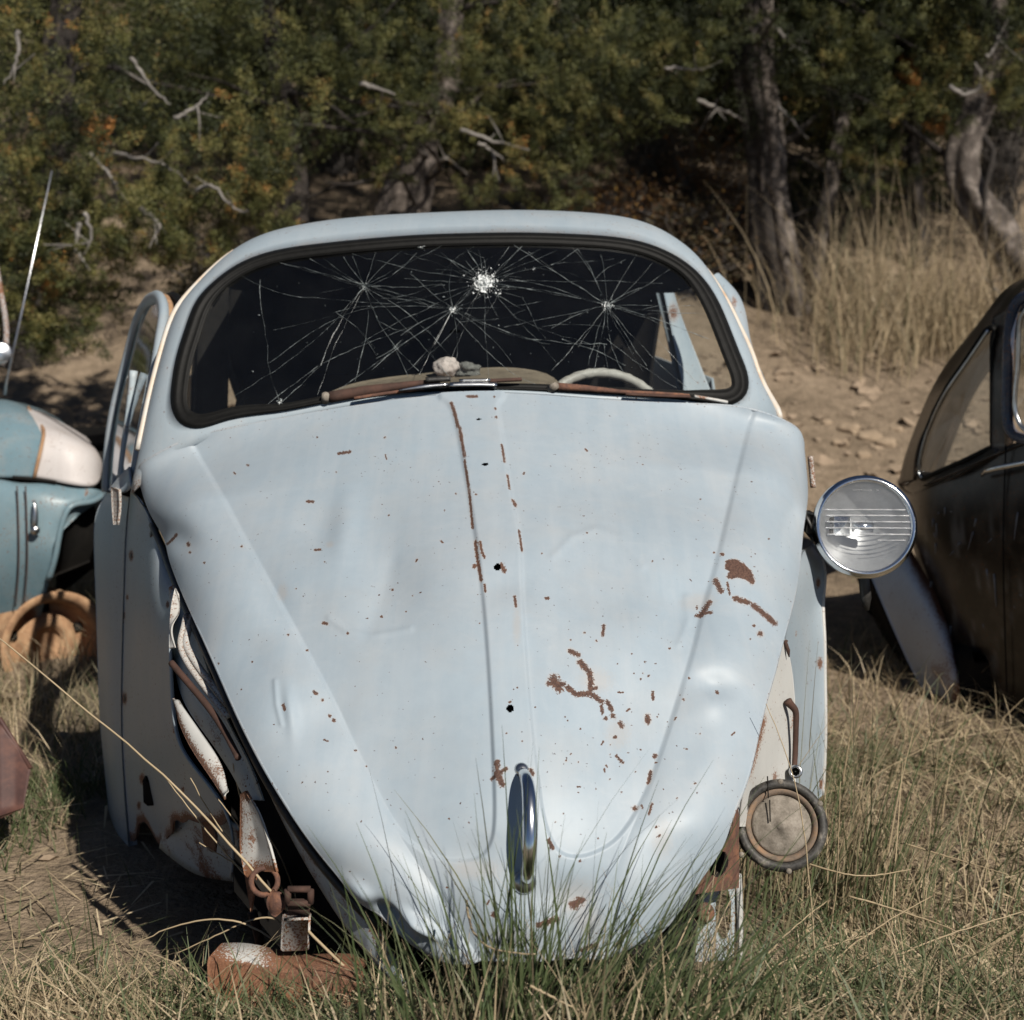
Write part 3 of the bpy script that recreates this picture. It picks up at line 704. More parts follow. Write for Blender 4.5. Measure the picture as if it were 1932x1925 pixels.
mb = MB(); mb.grid(GLs, closed_u=True)
GLASS = mb.build('windshield', M['wglass'], CAR)

def crack_path(p0, p1, jit=2.5, n=None):
    p0, p1 = np.array(p0, float), np.array(p1, float); L = np.linalg.norm(p1 - p0); n = n or max(4, int(L / 14))
    t = np.linspace(0, 1, n)[:, None]; d = (p1 - p0) / (L + 1e-9); pn = np.array([-d[1], d[0]])
    w = np.cumsum(rr.normal(0, 1, n)); w -= np.linspace(w[0], w[-1], n)
    bow = rr.normal(0, .04) * L * np.sin(np.pi * t[:, 0])
    return p0 + t * (p1 - p0) + pn * (w * jit * .5 + bow)[:, None]
cr = MB()
def in_glass(p): return inside(p[:, 0], p[:, 1], inner)
def add_crack(p, r):
    p = np.asarray(p); k = in_glass(p)
    if k.sum() < 2: return
    p = p[k]; P = wsurf(p[:, 0], p[:, 1], -.004)
    q_ = rr.random(len(P)); cr.tube(P, r * np.where(q_ < .25, .12, .35 + 1.25 * q_**2), 4, cap=False)
def burst(c, n, L0, L1, r, seedang=0.0, jit=2.0):
    for k in range(n):
        a = seedang + 2 * math.pi * (k + rr.uniform(-.3, .3)) / n; L = rr.uniform(L0, L1)
        q = (c[0] + L * math.cos(a), c[1] + L * .75 * math.sin(a))
        add_crack(crack_path(c, q, jit), r * rr.uniform(.5, 1))
R0 = .00033
burst((688, 541), 13, 60, 420, R0 * 1.1); burst((913, 533), 24, 40, 360, R0 * 1.1); burst((855, 582), 13, 60, 420, R0 * 1.2); burst((1145, 576), 15, 60, 420, R0 * 1.1)
for a_, b_ in [((491, 528), (505, 650)), ((505, 650), (528, 760)), ((688, 541), (605, 690)), ((605, 690), (530, 760)), ((688, 541), (860, 680)), ((688, 541), (790, 700)), ((797, 463), (688, 541)), ((688, 541), (855, 582)), ((855, 582), (600, 690)), ((855, 582), (640, 735)), ((600, 690), (490, 775)), ((913, 533), (855, 582)), ((913, 533), (1145, 576)), ((970, 463), (1145, 576)), ((1145, 576), (1240, 480)), ((855, 582), (1145, 650)), ((1145, 576), (1040, 700)), ((1145, 576), (1110, 690)), ((1145, 576), (1175, 700)), ((1145, 576), (1220, 690)), ((1145, 576), (1340, 640)), ((1145, 576), (1345, 590)), ((860, 600), (960, 700)), ((960, 700), (1010, 725)), ((855, 582), (820, 650)), ((820, 650), (780, 690)), ((913, 533), (820, 480)), ((880, 470), (913, 533)), ((913, 533), (985, 465)), ((1020, 470), (930, 520)), ((1090, 470), (1130, 540)), ((1040, 500), (1090, 470)), ((455, 520), (560, 560)), ((560, 560), (760, 575)), ((690, 640), (670, 720)), ((1040, 620), (1100, 590)), ((1060, 640), (1180, 690)), ((1145, 640), (1290, 740)), ((1240, 640), (1330, 740)), ((740, 650), (770, 710)), ((985, 560), (1005, 600)), ((1140, 650), (1150, 720)), ((1180, 490), (1120, 530)), ((570, 480), (688, 541)), ((640, 470), (690, 541)), ((760, 640), (700, 700))]:
    add_crack(crack_path(a_, b_, 2.2), R0 * rr.uniform(.9, 1.7))
for k in range(26):
    a_ = (rr.uniform(620, 1250), rr.uniform(480, 660)); b_ = (a_[0] + rr.normal(0, 90), a_[1] + rr.normal(0, 45)); add_crack(crack_path(a_, b_, 3), R0 * rr.uniform(.4, .9))
def glint(c, sx, n, r0, r1):
    for k in range(n):
        p = np.array([c[0] + rr.normal(0, sx), c[1] + rr.normal(0, sx * .8)]); P = wsurf(p[0], p[1], -.004); r = rr.uniform(r0, r1)
        v = rr.normal(0, 1, (4, 3)) * r; cr.add(P + v, T=[(0, 1, 2), (0, 3, 1), (1, 3, 2), (0, 2, 3)])
glint((913, 533), 9, 120, .001, .0026); glint((855, 584), 7, 36, .0008, .0018); glint((1145, 576), 7, 40, .0008, .0018); glint((688, 541), 4, 20, .0008, .0018); glint((528, 760), 4, 14, .0008, .0018); glint((797, 466), 4, 14, .0008, .002)
for k in range(70): glint((rr.uniform(430, 1340), rr.uniform(480, 700)), 1, 1, .0007, .0016)
cr.build('glass_cracks', M['crack'], GLASS, smooth=False)['kind'] = 'stuff'
cr = MB(); glint((913, 533), 8, 260, .0012, .0030); glint((915, 531), 17, 120, .0006, .0016); glint((855, 584), 5, 24, .0008, .0016); glint((1145, 576), 6, 40, .0008, .0018); glint((528, 760), 2, 8, .001, .002); glint((797, 463), 3, 16, .001, .002); glint((1007, 508), 1, 3, .001, .002)
cr.build('crushed_glass', mat_plain('crushed_glass', (.45, .47, .48), (.85, .88, .88), 90, .4), GLASS, smooth=False)['kind'] = 'stuff'

# ---- dashboard, steering wheel, things lying on the dashboard
front = CL([(560, 790, .10), (700, 762, .09), (900, 748, .085), (1100, 752, .09), (1300, 775, .13)])
backe = CL([(585, 765, .20), (640, 733, .25), (720, 714, .29), (850, 700, .31), (1000, 698, .31), (1035, 708, .30), (1060, 730, .26), (1120, 748, .2), (1240, 758, .17), (1290, 765, .15)])
drop_ = backe - np.array([0, 0, .25]) + CB * .03
mb = MB(); mb.grid(loft([front, backe], 40, 6, bulge=.004), thick=.004); mb.grid(loft([backe, drop_], 40, 5), thick=.004)
mb.build('dashboard', M['tanvinyl'], CAR)
sw = cl(1140, 806, .25); th = np.linspace(0, 2 * np.pi, 80, endpoint=False)
ax1 = CR; ax2 = np.array([0, 0, .80]) + CB * .6; ax2 /= np.linalg.norm(ax2)
rw = .137
W = sw + rw * (np.cos(th)[:, None] * ax1 + np.sin(th)[:, None] * ax2)
mb = MB(); mb.tube(W, .0105 * (1 + .09 * np.sin(th * 30)), 12, closed=True)
STW = mb.build('steering_wheel', M['wheel'], CAR)
mb = MB()
hub = sw + np.cross(ax1, ax2) * .03
for a in (.25, math.pi - .25, -math.pi / 2): mb.tube(np.array([hub, sw + rw * (math.cos(a) * ax1 + math.sin(a) * ax2)]), .008, 8)
mb.lathe(hub, np.cross(ax1, ax2), [(.0005, -.02), (.03, -.015), (.035, .02), (.0005, .03)], 20); mb.build('spoke', M['wheel'], STW)
mb = MB(); mb.tube(np.array([hub, hub - np.cross(ax2, ax1) * .0 + CB * -.22 + np.array([0, 0, -.12])]), .018, 10); mb.build('steering_column', M['dark'], STW)

M['mud'] = mat_plain('mud_caked_metal', (0.085, 0.075, 0.06), (0.20, 0.175, 0.145), 46, 0.9, bumpd=.002, bstr=.6, c3=(0.31, 0.28, 0.24))
# ---- wipers and chrome trim along the cowl
def wp(x, y, off=-.012): return wsurf(x, y, off)
def strip(name, pts, rad, mat, parent, flat=.5, up=None):
    P = np.array([wp(*p) for p in pts]); mb = MB(); mb.tube(resample(P, max(6, 4 * len(P))), np.interp(np.linspace(0, 1, max(6, 4 * len(P))), np.linspace(0, 1, len(rad)), rad) if not np.isscalar(rad) else rad, 8, flat=flat, up=up); return mb.build(name, mat, parent)
WUP = np.array([0, -.6, .8])
w1 = strip('wiper_arm', [(622, 750), (680, 740), (760, 728), (830, 719)], [.0105, .010, .007, .004], M['darkrust'], CAR, 1.1)
strip('wiper_blade', [(668, 752, -.02), (740, 741, -.02), (800, 733, -.02)], .0045, M['rust'], w1, .8)
strip('wiper_blade', [(752, 737, -.03), (800, 730, -.03), (846, 726, -.03)], [.002, .007, .006], M['dullchrome'], w1, .7)
strip('clip', [(803, 717, -.024), (850, 715, -.024)], .0078, M['grime'], w1, .7)
mb = MB(); mb.tube(np.array([wp(614, 757, -.006), wp(614, 744, -.028)]), [.009, .007], 14); mb.build('pivot_cap', M['mud'], w1)
w2 = strip('wiper_arm', [(1052, 730), (1100, 733), (1180, 740), (1250, 743), (1300, 746)], [.012, .0095, .006, .0055, .004], M['rust'], CAR, .7)
strip('wiper_blade', [(1180, 744, -.02), (1240, 747, -.02), (1302, 749, -.02)], .005, M['darkrust'], w2, .6)
mb = MB(); mb.tube(np.array([wp(1038, 735, -.006), wp(1050, 727, -.028)]), [.009, .007], 14); mb.build('pivot_cap', M['mud'], w2)
strip('trim_plate', [(848, 727, -.03), (890, 726, -.03), (937, 727, -.03)], [.0125, .013, .012], M['dullchrome'], CAR, .5)
strip('trim_plate', [(866, 718, -.034), (925, 717, -.034)], .0055, M['dullchrome'], CAR, .5)
strip('wiper_blade', [(922, 719, -.024), (984, 716, -.024)], [.006, .0055], M['darkrust'], CAR, .7)
strip('trim_strip', [(1310, 748, -.03), (1340, 753, -.03), (1372, 759, -.03)], .0055, M['white'], CAR, .6)

# ---- left flank in the shade: front quarter, door, aprons
def s3(x, y): return 154.56 + .2409 * x, 540.9 + .2409 * y
def s5(x, y): return 347.8 + .2976 * x, 1352.4 + .2976 * y
def s7(x, y): return 1236.5 + .281 * x, 850 + .281 * y
def s8(x, y): return 1275.1 + .3012 * x, 1275.1 + .3012 * y
def CS(f, pts): return CL([(*f(x, y), l) for x, y, l in pts])

va = CL([(246, 928, .20), (241, 985, .22), (236, 1100, .22), (232, 1250, .21), (232, 1400, .20), (240, 1520, .18), (252, 1650, .17)])
vb = CL([(258, 938, .12), (262, 985, .08), (258, 1100, .06), (256, 1250, .05), (258, 1400, .04), (280, 1520, .01), (318, 1655, -.02)])
vm = CL([(266, 950, .06), (286, 1000, -.02), (285, 1100, -.12), (285, 1250, -.16), (290, 1400, -.18), (330, 1520, -.24), (378, 1655, -.25)])
vc = CL([(280, 966, .03), (310, 1045, -.10), (332, 1105, -.22), (322, 1180, -.34), (325, 1320, -.38), (336, 1395, -.40), (380, 1465, -.46), (424, 1528, -.50), (436, 1655, -.46)])
g = loft([va, vb, vm, vc], 110, 60, bulge=0)
# rotted lower edge
vq = np.linspace(0, 1, 110); cut = .96 - .14 * fnoise(np.stack([np.linspace(0, 5, 60), np.zeros(60), np.zeros(60)], -1), 3) - .02 * (vnoise(np.stack([np.linspace(0, 15, 60), np.zeros(60) + 3, np.zeros(60)], -1)))
g = np.stack([np.stack([np.interp(vq * cut[i], vq, g[i, :, c]) for c in range(3)], 1) for i in range(60)], 0)
bx, by = sheet(g); edge_r = np.clip(1.05 - (1 - vq[None, :]) / .035 + .8 * (fnoise(g * 14, 3) - .5), -1, 1.0)
r = np.full(bx.shape, -.35)
for x, y, w in [(s8 and sd(468, 280))[0:2] + (7,), sd(330, 430) + (9,), sd(275, 830) + (9,), sd(285, 1390) + (11,), sd(305, 712) + (5,), sd(575, 760) + (7,), sd(210, 1350) + (5,), (268, 1470, 10), (262, 1520, 8), (345, 1490, 6), sd(620, 1600) + (6,)]:
    r = np.maximum(r, 1.1 - np.hypot((bx - x) / (w * .7), (by - y) / (w * 1.5)))
r = np.maximum(r, edge_r); mb = MB(); mb.grid(g, thick=.004, r=r); FQ = mb.build('front_quarter_panel', M['bluebody'], CAR)
for x, y in (sd(468, 280), sd(330, 430), sd(275, 830), sd(285, 1390)):
    k = np.unravel_index(np.argmin((bx - x)**2 + (by - y)**2), bx.shape)
    mb = MB(); nn_ = grid_normals(g)[k]; nn_ = nn_ if nn_ @ (EYE - g[k]) > 0 else -nn_
    mb.lathe(g[k], nn_, [(.0005, .0015), (.006, .0015), (.0085, -.001), (.009, -.003)], 10); mb.build('bolt_hole', M['grime'], FQ)
# rain-channel lip along the panel's front edge
mb = MB(); mb.tube(resample(vc[2:], 40), .003, 6, r=-.2); mb.build('panel_lip', M['bluebody'], FQ)

# door, ajar
db = CL([(200, 930, .78), (183, 965, .74), (177, 1020, .68), (180, 1120, .60), (184, 1250, .53), (190, 1380, .46), (202, 1500, .41), (212, 1620, .38)])
df = CL([(243, 940, .21), (238, 985, .22), (233, 1100, .22), (229, 1250, .21), (229, 1400, .20), (236, 1520, .18), (246, 1640, .17)])
dm = CL([(222, 932, .44), (205, 985, .42), (200, 1100, .37), (203, 1250, .32), (207, 1400, .29), (216, 1512, .26), (226, 1630, .24)])
g = loft([db, dm, df], 60, 24)
mb = MB(); mb.grid(g, thick=.02, r=-.3); DOOR = mb.build('door', M['bluebody'], CAR)
fr_in = CL([(256, 905, .22), (264, 850, .24), (287, 740, .33), (303, 640, .46), (309, 590, .55), (303, 566, .63), (290, 563, .74), (272, 580, .86), (254, 622, .93), (238, 685, .96), (219, 758, .97), (205, 850, .97), (201, 928, .96)])
fp = resample(fr_in, 90)
mb = MB(); mb.tube(fp, .017, 10, flat=.75, up=CR, r=-.1); mb.build('window_frame', M['bluebody'], DOOR)
mb = MB(); mb.tube(fp[2:52] + CR * .012 + CB * .012, .0095, 8, up=CR); mb.build('rusty_window_channel', M['ochre'], DOOR)
mb = MB(); mb.tube(resample(fr_in[3:8] + CR * .03 + CB * .05, 24), .012, 8); mb.build('door_seal', M['rubber'], DOOR)
mb = MB(); mb.tube(resample(CL([(228, 905, .6), (236, 840, .62), (244, 780, .64), (252, 700, .66)]), 16), .010, 6); mb.build('window_channel', M['bluerust'], DOOR)
g = loft([fp[:40:3], fp[:49:-3][:14]], 14, 6); mb = MB(); mb.grid(g, thick=.004); mb.build('window_pane', M['glass'], DOOR)
# hinge cover and broken gutter end at the foot of the pillar
mb = MB(); mb.grid(loft([CS(s3, [(228, 1570, .18), (232, 1700, .17), (245, 1865, .15)]), CS(s3, [(285, 1590, .15), (290, 1700, .145), (272, 1865, .14)])], 10, 4), thick=.006, r=.36); mb.build('pillar_foot', M['white'], CAR)
mb = MB(); mb.grid(loft([CS(s3, [(205, 1590, .35), (290, 1490, .3), (370, 1410, .22)]), CS(s3, [(240, 1605, .2), (340, 1600, .16), (385, 1560, .13)])], 10, 4), thick=.004); mb.build('cowl_corner', M['bluebody'], CAR)

# gutter channel that runs under the hood edge, torn apron behind the missing fender
k_ = np.arange(int(.12 * NV), int(.965 * NV), 12); ch = cl(rL[k_, 0] - 2, rL[k_, 1] + 7, rL[k_, 2] + .03)
chp = resample(ch, 70)
mb = MB(); mb.tube(chp + np.array([.003, .006, -.012]), .0075, 8, r=.45); mb.build('hood_channel', M['grime'], CAR)
mb = MB(); g = loft([chp + np.array([.004, 0, -.012]), chp + CR * .02 + np.array([0, 0, -.05]), chp + CR * .05 + np.array([0, 0, -.13])], 70, 12); mb.grid(g, thick=.004, r=-.1); mb.build('inner_apron', M['bluerust'], CAR)
mb = MB(); ap = CL([(318, 1110, -.24), (325, 1200, -.28), (335, 1290, -.34), (375, 1370, -.44), (425, 1440, -.53), (462, 1500, -.60)]); ap2 = CL([(346, 1110, -.25), (372, 1200, -.36), (400, 1290, -.46), (436, 1375, -.55), (474, 1450, -.63), (496, 1510, -.68)])
mb.grid(loft([ap, ap2], 50, 10, bulge=.012), thick=.004, r=-.1); mb.build('fender_apron', M['bluerust'], CAR)
for pts, rd, mt, nm in [([(700, 830), (675, 940), (660, 1010), (690, 1120), (760, 1230), (850, 1350), (980, 1510)], .0052, 'white', 'drip_channel'), ([(738, 838), (712, 940), (700, 1010), (735, 1105), (860, 1280), (980, 1430)], .0062, 'white', 'drip_channel'), ([(600, 1150), (700, 1270), (850, 1450), (950, 1600), (1050, 1790)], .0055, 'darkrust', 'apron_brace')]:
    P = np.array([cl(*sd(x, y), -.37 - .0012 * max(0, sd(x, y)[1] - 1160)) for x, y in pts])
    mb = MB(); mb.tube(resample(P, 40), rd, 8, r=.25); mb.build(nm, M[mt], CAR)
wl = CL([(326, 1318, -.53), (340, 1370, -.58), (368, 1425, -.63), (400, 1472, -.68), (424, 1510, -.71)])
wr = CL([(336, 1320, -.55), (364, 1360, -.59), (392, 1400, -.63), (419, 1446, -.67), (430, 1492, -.71)])
g = loft([wl, wr], 40, 14, bulge=.004); rr_ = np.broadcast_to(np.linspace(1.0, -.8, 14)[:, None], (14, 40))
mb = MB(); mb.grid(g, thick=.003, r=rr_); mb.build('torn_apron_edge', M['white'], CAR)
g = loft([CS(sd, [(625, 645, -.34), (600, 760, -.36), (590, 880, -.39), (585, 1050, -.45)]), CS(sd, [(640, 690, -.35), (655, 800, -.37), (610, 880, -.40), (622, 1045, -.46)])], 24, 6); mb = MB(); mb.grid(g, thick=.003, r=.12); mb.build('torn_apron_edge', M['white'], CAR)
g = loft([CL([(336, 1395, -.17), (350, 1440, -.20), (385, 1500, -.26), (420, 1540, -.32), (450, 1560, -.36)]), CL([(300, 1600, -.05), (330, 1625, -.10), (370, 1650, -.16), (410, 1660, -.22), (450, 1665, -.28)])], 30, 12)
mb = MB(); mb.grid(g, thick=.004, r=.05); mb.build('lower_apron', M['bluerust'], CAR)
g = loft([CS(s5, [(100, 640, -.34), (150, 640, -.36), (200, 760, -.38)]), CS(s5, [(120, 800, -.32), (160, 850, -.34), (190, 860, -.37)])], 10, 6); mb = MB(); mb.grid(g, thick=.004, r=.9); mb.build('rusty_flap', M['white'], CAR)
# lamp bracket with its round hole
g = loft([CS(s5, [(355, 490, -.70), (352, 700, -.71), (355, 860, -.72), (372, 960, -.73), (420, 1240, -.75)]), CS(s5, [(385, 470, -.71), (440, 700, -.73), (470, 860, -.74), (475, 930, -.75), (470, 980, -.75)]), CS(s5, [(400, 500, -.72), (460, 600, -.74), (520, 760, -.76), (560, 900, -.78), (582, 985, -.79)])], 40, 18, lin=True)
gx, gy = sheet(g); r = np.maximum(1.0 - (gy - 1498) / 26, .9 - (gx - 453) / 9); r = np.maximum(r, (gy - 1610) / 25 * .6)
mb = MB(); mb.grid(g, thick=.004, r=np.clip(r, -.5, 1)); LB = mb.build('lamp_bracket', M['white'], CAR)
mb = MB(); mb.lathe(cl(*s5(508, 1045), -.77), ray(500, 1650) * -1, [(.0235, -.23), (.0235, .0), (.019, .004), (.0155, 0), (.0155, -.23)], 28, r=.3); mb.build('ring', M['rust'], LB)
mb = MB(); mb.lathe(cl(*s5(508, 1045), -.75), ray(500, 1650) * -1, [(.0005, 0), (.022, 0)], 20); mb.build('socket', M['dark'], LB)
g = loft([CS(s5, [(560, 1090, -.80), (520, 1180, -.80), (545, 1250, -.80)]), CS(s5, [(620, 1130, -.80), (645, 1190, -.81), (600, 1250, -.80)])], 8, 6, bulge=.006); mb = MB(); mb.grid(g, thick=.004); mb.build('tab', M['rust'], LB)
mb = MB()
bq = [cl(*s5(*p), -.82) for p in [(655, 1095), (800, 1095), (800, 1185), (655, 1185)]]
for a_, b_ in ((0, 1), (1, 2), (2, 3), (3, 0)): mb.tube(np.array([bq[a_], bq[b_]]), .0052, 6)
mb.grid(np.stack([np.stack([bq[3], bq[2]]), np.stack([cl(*s5(660, 1275), -.81), cl(*s5(790, 1275), -.81)])]), thick=.01)
mb.build('bumper_bracket', M['darkrust'], CAR)
p0, p1 = cl(*s5(712, 1265), -.81), cl(*s5(703, 1460), -.80)
mb = MB(); mb.box((p0 + p1) / 2, CR * .021, CB * .012, (p0 - p1) / 2 * 1.08, r=.38); mb.build('bracket_post', M['white'], CAR)
# rusty frame beam lying under the nose
b0, b1 = cl(*s5(205, 1470), -.77), cl(*s5(1150, 1520), -.84)
d = (b1 - b0); L = np.linalg.norm(d); d /= L; up_ = np.array([0, 0, 1.0]); ac = np.cross(up_, d)
n = 40; t = np.linspace(0, 1, n); zz = .004 * np.sin(t * 9) - .012 * t
sec = [(-.022, -.075), (-.024, -.008), (-.018, .0), (.030, .0), (.035, -.008), (.035, -.075)]
gg = np.array([[b0 + d * L * tt + ac * -a_ + up_ * (b_ + z_) for a_, b_ in sec] for tt, z_ in zip(t, zz)])
gx, gy = sheet(gg); mb = MB(); mb.grid(gg, thick=.004, r=np.where(np.isin(np.arange(6), (1, 2, 3))[None, :], .88 - .80 * np.exp(-((gx - 462) / 40)**2), .95)); FB = mb.build('frame_beam', M['white'], CAR)
mb = MB(); mb.tube(resample(np.array([cl(*s5(430, 1235), -.58), cl(*s5(455, 1330), -.58), cl(*s5(480, 1440), -.57)]), 8), .008, 6); mb.build('frame_strut', M['darkrust'], CAR)

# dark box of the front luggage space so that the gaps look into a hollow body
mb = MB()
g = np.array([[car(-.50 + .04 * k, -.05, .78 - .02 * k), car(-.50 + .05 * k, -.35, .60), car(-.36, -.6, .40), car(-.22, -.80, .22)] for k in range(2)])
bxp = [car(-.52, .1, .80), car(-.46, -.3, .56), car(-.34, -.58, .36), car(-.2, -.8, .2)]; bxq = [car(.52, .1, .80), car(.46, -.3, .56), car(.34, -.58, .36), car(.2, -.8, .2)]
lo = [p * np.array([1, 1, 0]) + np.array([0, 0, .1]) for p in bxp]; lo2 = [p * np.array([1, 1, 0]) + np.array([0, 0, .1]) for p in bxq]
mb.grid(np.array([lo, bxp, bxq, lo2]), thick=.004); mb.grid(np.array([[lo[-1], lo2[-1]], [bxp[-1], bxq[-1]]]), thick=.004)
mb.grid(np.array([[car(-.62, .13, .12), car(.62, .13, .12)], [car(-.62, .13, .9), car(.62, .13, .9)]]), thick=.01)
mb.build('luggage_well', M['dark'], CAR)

# ---- right-hand side: inner panels, hook, round lamp housing, bracket
ra = CL([(1515, 1040, -.16), (1508, 1060, -.20), (1494, 1140, -.31), (1478, 1210, -.39), (1474, 1290, -.41), (1480, 1380, -.42), (1486, 1470, -.42), (1490, 1520, -.42)])
rb = CL([(1526, 1032, -.04), (1535, 1060, -.08), (1530, 1140, -.14), (1524, 1210, -.20), (1524, 1290, -.22), (1526, 1380, -.24), (1526, 1470, -.25), (1526, 1520, -.25)])
rc = CL([(1532, 1028, 0), (1550, 1056, -.02), (1553, 1131, -.08), (1555, 1200, -.12), (1556, 1272, -.14), (1557, 1340, -.16), (1556, 1420, -.17), (1552, 1500, -.18)])
g = loft([ra, rb, rc], 60, 24); gx, gy = sheet(g); r = np.full(gx.shape, -.3)
for x, y, w in [s7(1093, 890) + (8,), s7(1105, 1430) + (9,), s7(945, 1230) + (4,), (1550, 1480, 8)]: r = np.maximum(r, 1.1 - np.hypot((gx - x) / (w * .8), (gy - y) / (w * 1.7)))
mb = MB(); mb.grid(g, thick=.004, r=r); RQ = mb.build('front_quarter_panel', M['bluebody'], CAR)
mb = MB(); mb.tube(resample(rc, 40), .0042, 6, r=.1); mb.build('panel_lip', M['white'], RQ)
ta = CL([(1478, 1200, -.47), (1455, 1280, -.54), (1432, 1360, -.61), (1412, 1440, -.67), (1400, 1500, -.70), (1392, 1560, -.72)])
tb = CL([(1482, 1206, -.46), (1478, 1280, -.49), (1466, 1360, -.54), (1452, 1440, -.58), (1440, 1500, -.61), (1430, 1560, -.63)])
tc_ = CL([(1483, 1206, -.45), (1496, 1275, -.45), (1501, 1350, -.46), (1502, 1430, -.48), (1500, 1500, -.50), (1490, 1560, -.52)])
g = loft([ta, tb, tc_], 50, 26); gx, gy = sheet(g)
ex = np.interp(gy, [1200, 1342, 1390, 1506, 1560], [1480, 1441, 1430, 1397, 1385])
r = np.clip(.95 - (gx - ex) / 15, -.35, 1.1) * sstep(1325, 1365, gy) * sstep(1500, 1440, gy) - .25 * (1 - sstep(1325, 1365, gy))
mb = MB(); mb.grid(g, thick=.004, r=r); mb.build('front_apron', M['white'], CAR)
hk = CL([(1486, 1322, -.51), (1490, 1328, -.51), (1499, 1338, -.51), (1502, 1360, -.51), (1501, 1400, -.51), (1499, 1446, -.52)])
mb = MB(); mb.tube(resample(hk, 30), np.interp(np.linspace(0, 1, 30), [0, .1, .25, 1], [.0075, .0065, .0052, .0048]), 8, r=1); HK = mb.build('brake_pipe', M['darkrust'], CAR)
mb = MB(); mb.lathe(cl(1501, 1456, -.535), -ray(1501, 1456), [(.0065, -.02), (.0065, .004), (.0085, .007), (.0115, .005), (.0115, -.02)], 20); mb.build('pipe_collar', M['dullchrome'], HK)
mb = MB(); mb.lathe(cl(1501, 1456, -.52), -ray(1501, 1456), [(.0004, 0), (.007, 0)], 14); mb.build('pipe_mouth', M['dark'], HK)
mb = MB(); mb.lathe(cl(1484, 1209, -.37) , (0.2, -.5, .8), [(.0005, .002), (.003, 0)], 6); 
slit = CL([(1481, 1209, -.472), (1487, 1228, -.472), (1489, 1240, -.472)]); mb.tube(slit, [.003, .0035, .001], 6); mb.build('slot', M['darkrust'], RQ)

M['scuff'] = mat_plain('scuffed_black_paint', (0.012, 0.012, 0.012), (0.06, 0.056, 0.05), 34, 0.6, bumpd=.002, c3=(0.30, 0.27, 0.23), lo=.36, hi=.70)
M['mudrust'] = mat_plain('muddy_rust', (0.07, 0.055, 0.042), (0.16, 0.12, 0.09), 40, 0.9, bumpd=.002, c3=(0.25, 0.15, 0.085))
LC = cl(1475, 1557, -.69); LA = -ray(1475, 1557) + np.array([.10, 0, .06]); LA /= np.linalg.norm(LA)
rs = .0302 / 84 * 84 / 84 * 2.33  # metres per 1/1: set below
sc_ = np.linalg.norm(LC - EYE) / FPX
R_ = 83 * sc_
mb = MB(); mb.lathe(LC, LA, [(R_ * .80, -.012), (R_ * .80, .004), (R_ * .86, .008), (R_ * .93, .0075), (R_ * .985, .004), (R_, -.004), (R_ * .99, -.02), (R_ * .9, -.035), (R_ * .6, -.06), (.001, -.07)], 56); LH = mb.build('lamp_housing', M['scuff'], CAR)
mb = MB(); mb.lathe(LC, LA, [(R_ * .80, -.014), (R_ * .785, .001), (R_ * .74, .002), (R_ * .66, -.004), (R_ * .655, -.012)], 56); mb.build('retaining_ring', M['mudrust'], LH)
mb = MB(); mb.lathe(LC, LA, [(R_ * .66, -.016), (R_ * .65, -.006), (R_ * .60, -.003), (R_ * .25, .0035), (R_ * .12, .006), (R_ * .1, .009), (.0005, .0095)], 56, wob=.006); mb.build('cap', M['mud'], LH)
uu = np.cross((0, 0, 1), LA); uu /= np.linalg.norm(uu); vv = np.cross(LA, uu)
if uu[0] < 0: uu = -uu
for x, y in [(655, 680), (407, 825), (890, 803), (420, 1120), (700, 1205)]:
    px_, py_ = s8(x, y); dx, dy = (px_ - 1475) * sc_, (1557 - py_) * sc_
    mb = MB(); mb.lathe(LC + uu * dx + vv * dy + LA * .007, LA, [(.0004, .0028), (.0032, .0022), (.0048, 0), (.0048, -.003)], 14); mb.build('rivet', M['mud'], LH)
for a_, b_ in [((578, 650), (582, 780)), ((590, 790), (592, 920))]:
    pp = [LC + uu * ((s8(*q)[0] - 1475) * sc_) + vv * ((1557 - s8(*q)[1]) * sc_) + LA * .0075 for q in (a_, b_)]
    mb = MB(); mb.tube(resample(np.array(pp), 6), .0011, 5); mb.build('crack_line', M['dark'], LH)
# bracket plate with two openings
g = loft([CS(s8, [(385, 800, -.78), (300, 1060, -.83), (205, 1170, -.86), (120, 1370, -.88)]), CS(s8, [(400, 900, -.75), (395, 1050, -.77), (398, 1200, -.78), (395, 1330, -.79)])], 60, 40)
gx, gy = sheet(g)
def plate(name, g, holes, mat, rv, parent):
    gx, gy = sheet(g); a_, b_ = g.shape[:2]; ix = np.arange(a_ * b_).reshape(a_, b_)
    Q = np.stack([ix[:-1, :-1], ix[1:, :-1], ix[1:, 1:], ix[:-1, 1:]], -1).reshape(-1, 4)
    X, Y = gx.ravel()[Q].mean(1), gy.ravel()[Q].mean(1); k = np.ones(len(Q), bool)
    for hx, hy, ax, ay, ang in holes:
        c_, s_ = math.cos(ang), math.sin(ang); u = ((X - hx) * c_ + (Y - hy) * s_) / ax; v = (-(X - hx) * s_ + (Y - hy) * c_) / ay; k &= (u * u + v * v) > 1
    return link(name, mesh_np(name, g.reshape(-1, 3), Q[k], mat, True, {'rust': np.full(a_ * b_, rv)}), parent)
BR = plate('lamp_support', g, [(1356, 1630, 17, 25, .35)], M['rust'], .5, CAR)
mb = MB(); g2 = loft([CL([(1350, 1675, -.76), (1340, 1740, -.77), (1330, 1810, -.78)]), CL([(1390, 1650, -.72), (1394, 1730, -.73), (1394, 1812, -.74)])], 20, 10); 
